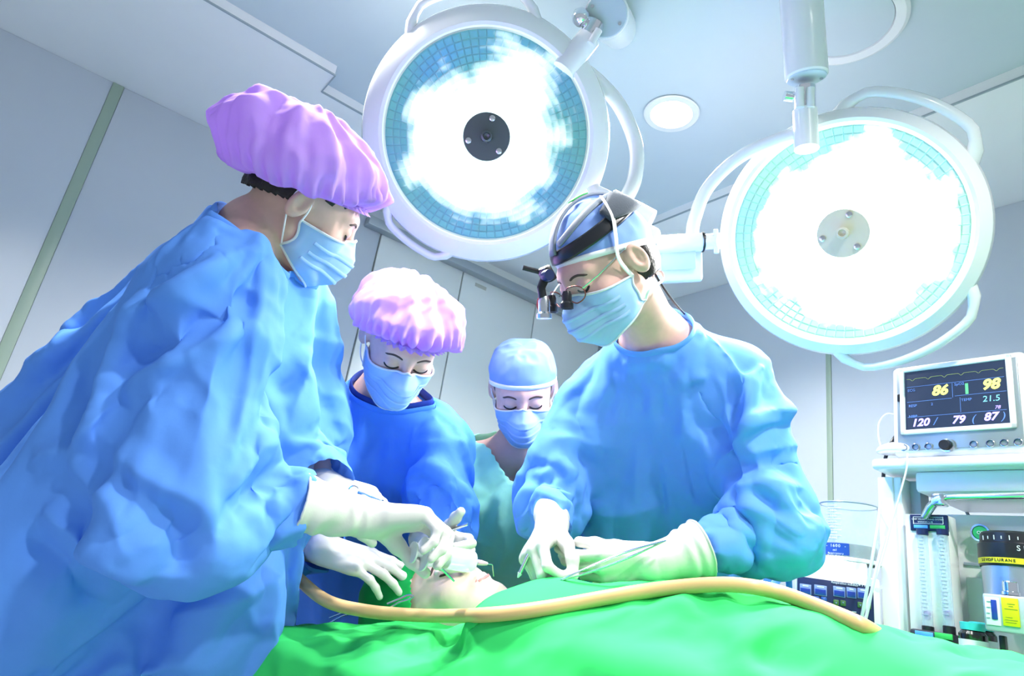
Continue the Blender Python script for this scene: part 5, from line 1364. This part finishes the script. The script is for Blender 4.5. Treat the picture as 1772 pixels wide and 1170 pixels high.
def vt(nm, s_, size, ang, z, m_, par):
    """text wrapped as single letters round the band"""
    n = len(s_)
    for i, ch in enumerate(s_):
        a_ = ang+(i-(n-1)/2)*size*.78/(vr*1.01); d_ = -EA*math.cos(a_)+EX*math.sin(a_); x_ = EX*math.cos(a_)+EA*math.sin(a_)
        text(nm, ch, size, vcen+d_*(vr*1.012)+UP*z, np.array([x_, UP, -d_]).T @ np.diag([1., 1, -1]), m_, par, .0004)
vt('band_lettering', 'SEVOFLURANE', .0085, -.28, (zc_(965)+zc_(975))/2, M_black, bnd)
vt('brand_lettering', 'Sh', .015, .42, zc_(948), M_lbl, bnd)
for k in range(9): 
    a_ = -.75+k*.22; d_ = -EA*math.cos(a_)+EX*math.sin(a_); box('dial_mark', (.0015, .001, .006 if k % 2 else .009), vcen+d_*vr*.945+UP*zc_(930), np.array([EX*math.cos(a_)+EA*math.sin(a_), -d_, UP]).T, M_lbl, vp_, 0)
fpb, *_ = cbox('front_plate', 1702, 1031, 1800, 1096, KM-.10, .06, mat('plate_silver', (.48, .55, .64), .4, metal=.3), vp_, .004)
cbox('sight_recess', 1705, 1034, 1730, 1082, KM-.102, .004, M_whitem, fpb, .001); cbox('sight_glass', 1715, 1038, 1725, 1072, KM-.104, .004, mat('sight_navy', (.02, .05, .35), .15), fpb, .001)
for py_ in (1040, 1050, 1060, 1068): cbox('sight_mark', 1707, py_, 1713, py_+1, KM-.1035, .002, mat('ink_grey', (0, 0, 0)), fpb, 0)
yl, *_ = cbox('warning_label', 1734, 1035, 1763, 1084, KM-.103, .004, mat('label_yellow', (.62, .66, .0), .6), fpb, .0005)
for py_, x0, x1 in ((1045, 1743, 1756), (1049, 1745, 1753), (1054, 1738, 1761), (1068, 1740, 1752), (1073, 1739, 1761), (1077, 1740, 1759)): cbox('label_line', x0, py_, x1, py_+1.2, KM-.1035, .001, mat('ink_olive', (.25, .28, .02), .6), yl, 0)
lathe('filler_cap', [(.016, -.002), (.016, .004), (.0135, .005), (.0135, .022), (.012, .024), (0, .024)], M_chrome, vp_, 24, None, oc(1750, 1029, KM-.075), 30, cap=False)
cbox('drain_leg', 1729, 1100, 1740, 1135, KM-.05, .015, M_black, vp_, .002)
# green gauge
gg = lathe('gas_gauge', [(0, 0), (.014, 0), (.0175, -.004), (.0175, -.018)], mat('gauge_green', (.03, .42, .12), .3), None, 28, RTc, oc(1696, 922, KM+.06), cap=False); tag(gg, 'small round green gas outlet on the white panel beside the vaporizer', 'gauge')
lathe('gauge_rim', [(.0155, .001), (.019, .0015), (.0195, -.004)], M_steel, gg, 28, RTc, oc(1696, 922, KM+.06), cap=False); text('gauge_mark', 'O2', .010, oc(1696, 922, KM+.058), RTc, M_lbl, gg)
# bottles
M_brown = mat('bottle_dark', (.012, .010, .012), .12, coat=.5); M_teal = mat('cap_teal', (.06, .62, .66), .4)
for px_, k_, lb in ((1684, KM-.04, 'dark bottle with teal cap and white label, nearer of the pair'), (1700, KM+.01, 'dark bottle with teal cap half hidden behind the other bottle')):
    zt, zb_ = oc(px_, 1078, k_)[2], oc(px_, 1158, k_)[2]; c_ = oc(px_, 1100, k_); c_ = A3(c_[0], c_[1], 0); hgt = zt-zb_
    bt = tag(empty('medicine_bottle', c_+UP*zb_), lb, 'bottle', 'dark bottles by the flow meter')
    lathe('bottle', [(0, zb_), (.024, zb_), (.0255, zb_+.003), (.0255, zb_+hgt*.74), (.020, zb_+hgt*.82), (.015, zb_+hgt*.84), (.015, zb_+hgt*.9)], M_brown, bt, 28, None, c_, 30, cap=False)
    lathe('cap', [(.0215, zb_+hgt*.83), (.022, zb_+hgt*.99), (.020, zt), (0, zt)], M_teal, bt, 28, None, c_, 30, cap=False)
    lathe('paper_label', [(.0259, zb_+hgt*.10), (.0259, zb_+hgt*.62)], mat('paper_white', (.75, .80, .88), .7), bt, 28, None, c_, 30, cap=False)
# shelf under the bottles
sb, *_ = cbox('bottle_shelf', 1655, 1158, 1800, 1164, KM-.09, .16, M_whitem, ct, .002)
# finger sensor lying on the shelf
fs_c = oc(1541, 783, KM-.03)
def fs(p): return smax(ell_d(p, (0, 0, 0), (.050, .030, .022)), -p[:, 2]-.006, .006)
V, Fq = surface(fs, *ugrid((-.06, -.04, -.03), (.06, .04, .03), .004))
ps = mesh('pulse_sensor', V @ RC.T+fs_c+EA*.04+UP*.012, Fq, M_white); tag(ps, 'white rounded probe lying on the shelf corner beside the monitor', 'probe')
tube('sensor_lead', [fs_c+EX*.03+EA*.02, oc(1570, 795, KM-.04), oc(1568, 815, KM-.045), oc(1556, 860, KM-.05), oc(1543, 905, KM-.055), oc(1530, 955, KM-.06), oc(1512, 1010, KM-.07), oc(1494, 1062, KM-.08)], .0022, M_white, ps, 6, smooth_n=6)
cb = tube('monitor_lead', [oc(1556, 720, KM+.06), oc(1535, 716, KM+.03), oc(1521, 732, KM+.01), oc(1520, 755, KM), oc(1526, 778, KM-.01)], .0018, M_white, None, 6, smooth_n=6); tag(cb, 'thin white lead looping from the monitor side to the shelf', 'cable')
cb = tube('power_cable', [oc(1552, 752, KM+.05), oc(1541, 770, KM+.03), oc(1531, 800, KM+.04), oc(1527, 870, KM+.03), oc(1528, 960, KM+.03), oc(1532, 1040, KM+.03), oc(1530, 1120, KM+.03)], .0045, M_black, None, 8, smooth_n=6); tag(cb, 'black power cable running down beside the cart post', 'cable')
for pts_, r_, lb, m_ in (([(1650, 832, 1.95), (1658, 858, 1.97), (1672, 885, 1.98), (1684, 905, 1.98)], .004, 'grey cable hanging under the monitor shelf', mat('cable_grey', (.18, .25, .28), .5)), ([(1738, 830, 1.93), (1752, 850, 1.94), (1768, 872, 1.95), (1785, 893, 1.95)], .007, 'black cable hanging under the monitor shelf at the right edge', M_black)):
    cb = tube('cable', [oc(x_, y_, k_) for x_, y_, k_ in pts_], r_, m_, None, 8, smooth_n=5); tag(cb, lb, 'cable')
# ventilator with bellows canister
VX = N(A3(.95, -.30, 0)); VY = A3(-VX[1], VX[0], 0); RV = np.array([VX, VY, UP]).T; RVt = RV @ np.array([[1., 0, 0], [0, 0, -1], [0, 1, 0]])
vo = P(1450, 1050, 1.52)
def vpt(px, py, y=0.):
    d = CF+CR*((px-886)/FPX)+CU*((585-py)/FPX); return CC+d*(((vo+VY*y-CC) @ VY)/(d @ VY))
def vbox(nm, x0, y0, x1, y1, y, dep, m_, par, bev=.002):
    a_, b_ = vpt(x0, (y0+y1)/2, y), vpt(x1, (y0+y1)/2, y); c_, d_ = vpt((x0+x1)/2, y0, y), vpt((x0+x1)/2, y1, y)
    cen = (a_+b_)/2; cen[2] = (c_[2]+d_[2])/2
    return box(nm, ((b_-a_) @ VX, dep, c_[2]-d_[2]), cen+VY*dep/2, RV, m_, par, bev)
vt_ = tag(empty('ventilator', A3(vo[0], vo[1], .0)), 'white ventilator box with navy control panel behind the surgeon elbow', 'ventilator')
cs_ = vbox('case', 1376, 992, 1526, 1130, 0, .20, M_white, vt_, .008)
pnl = vbox('control_panel', 1380, 1006, 1513, 1122, -.003, .006, M_navy, vt_, .001)
for x0, x1 in ((1384, 1404), (1409, 1431), (1442, 1463), (1465, 1482), (1484, 1502)):
    dy = (x0-1384)*.075
    fr_ = vbox('display_frame', x0, 1011+dy, x1, 1029+dy, -.005, .003, mat('frame_blue', (.22, .30, .62), .5), pnl, .001); vbox('display', x0+1.5, 1018+dy, x1-1.5, 1027.5+dy, -.006, .002, mat('display_navy', (.02, .05, .35), .15), fr_, .0005)
    vbox('display_caption', x0+5, 1013+dy, x1-5, 1015+dy, -.0056, .001, M_lbl, fr_, 0)
text('panel_title', 'VENTILATOR', .012, vpt(1500, 1013, -.006), RVt, M_lbl, pnl, align='CENTER')
text('panel_subtitle', 'Respiration monitor', .007, vpt(1462, 1010.5, -.006), RVt, M_lbl, pnl)
for x_, y_, m_ in ((1413, 1037, 'btn_blue'), (1426, 1038, 'btn_blue'), (1447, 1043, 'btn_green'), (1459, 1044, 'btn_green'), (1489, 1047, 'btn_green'), (1503, 1049, 'btn_green')):
    o = vbox('key', x_-5, y_-5, x_+5, y_+5, -.006, .004, mat(m_, (.02, .10, .42) if 'blue' in m_ else (.06, .16, .05), .4), pnl, .002)
    text('key_mark', 'v' if x_ in (1447, 1489) else '^', .008, vpt(x_, y_, -.0075), RVt, mat('key_mark', (.55, .65, .25) if 'green' in m_ else (.3, .4, .8), .5), o)
for x_, y_ in ((1459, 1057), (1478, 1059), (1476, 1065), (1498, 1067)): vbox('panel_dash', x_-4, y_-.6, x_+4, y_+.6, -.0055, .001, M_lbl, pnl, 0)
vbox('case_step', 1398, 968, 1502, 994, .02, .15, M_white, vt_, .006)
bc_ = vpt(1470, 960, .09); zt, z1, z2, zb_ = [vpt(1470, y_, .02)[2] for y_ in (868, 940, 963, 970)]; br = .066
cyl = A3(bc_[0], bc_[1], 0)
bl = tag(empty('bellows_canister', cyl+UP*zb_), 'clear graduated bellows canister with black base standing on the ventilator', 'canister')
lathe('canister_wall', [(br*1.0, zb_), (br*1.0, zt-.003), (br*.985, zt), (br*.97, zt-.003), (br*.97, zb_)], mat('canister_clear', (.72, .84, .92), .06, alpha=.28, spec=.6), bl, 56, None, cyl, 30, cap=False)
lathe('canister_rim', [(br*.99, zt-.002), (br*1.015, zt), (br*.99, zt+.002), (br*.96, zt)], mat('rim_grey', (.25, .33, .42), .3), bl, 56, None, cyl, cap=False)
lathe('bellows_disc', [(0, z1), (br*.9, z1), (br*.93, z1-.004), (br*.93, z2), (0, z2)], M_black, bl, 56, None, cyl, 30, cap=False)
lathe('canister_foot', [(br*1.0, zb_-.002), (br*1.06, zb_), (br*1.06, zb_+.006), (br*1.0, zb_+.008)], M_whitem, bl, 56, None, cyl, cap=False)
camd = N(A3(CC[0]-cyl[0], CC[1]-cyl[1], 0)); 
def cylt(nm, s_, size, ang, z, m_, par, R_=br*1.006, w_=.66):
    n = len(s_); xr = np.cross(UP, camd)
    for i, ch in enumerate(s_):
        if ch == ' ': continue
        a_ = ang+(i-(n-1)/2)*size*w_/R_; d_ = camd*math.cos(a_)+xr*math.sin(a_); x_ = xr*math.cos(a_)-camd*math.sin(a_)
        text(nm, ch, size, cyl+d_*R_+UP*z, np.array([x_, UP, np.cross(x_, UP)]).T, m_, par, .0003)
sgn_ = mat('band_blue', (.02, .08, .42), .4)
arc = [cyl+(camd*math.cos(a_)+np.cross(UP, camd)*math.sin(a_))*br*1.003+UP*z for z in (z2+.002, z1-.001) for a_ in np.linspace(-.95, .0, 14)]
bb = mesh('scale_label', arc, [(i, i+1, 15+i, 14+i) for i in range(13)], sgn_, bl)
cylt('scale_text', '- 1600 -', .010, -.48, z1-.008, M_lbl, bb); cylt('scale_text', 'ml', .008, -.48, z1-.018, M_lbl, bb); cylt('scale_text', 'Respiratory', .0065, -.48, z1-.0255, M_lbl, bb, w_=.55); cylt('scale_text', 'Tidal Volume', .0065, -.48, z1-.032, M_lbl, bb, w_=.55)
for k in range(13):
    z = z1+.010+(zt-z1-.02)*k/12; xr = np.cross(UP, camd)
    tube('scale_tick', [cyl+(camd*math.cos(a_)+xr*math.sin(a_))*br*1.004+UP*z for a_ in np.linspace(-.85 if k % 2 else -.75, -.25 if k % 2 else -.40, 5)], .0006, mat('tick_white', (.8, .85, .9), .5), bl, 4)
    if k % 2: cylt('scale_number', '%d' % (1400-100*k), .008, -.55, z-.006 if k else z, mat('tick_white', (0, 0, 0)), bl)
# stand under the ventilator
st_ = vpt(1450, 1130, .10); vst = box('stand', (.16, .16, st_[2]-.06), A3(st_[0], st_[1], (st_[2]-.06)/2+.06), RV, M_whitem, vt_, .01); box('stand_base', (.34, .30, .06), A3(st_[0], st_[1], .03), RV, M_whitem, vt_, .01)
# clear tubes hanging across the ventilator
for pts_, lb in (([(1523, 868, 1.50), (1520, 900, 1.46), (1512, 950, 1.43), (1502, 1010, 1.41), (1493, 1060, 1.40), (1486, 1090, 1.40)], 'clear plastic tube hanging in front of the ventilator panel'), ([(1531, 930, 1.50), (1521, 965, 1.46), (1511, 1010, 1.44), (1503, 1050, 1.43), (1494, 1088, 1.42)], 'clear plastic tube hanging beside the cart post')):
    cb = tube('clear_tube', [P(*q_) for q_ in pts_], .0035, mat('tube_milky', (.78, .86, .92), .2, alpha=.75), None, 8, smooth_n=6); tag(cb, lb, 'tube')
lap('cart')
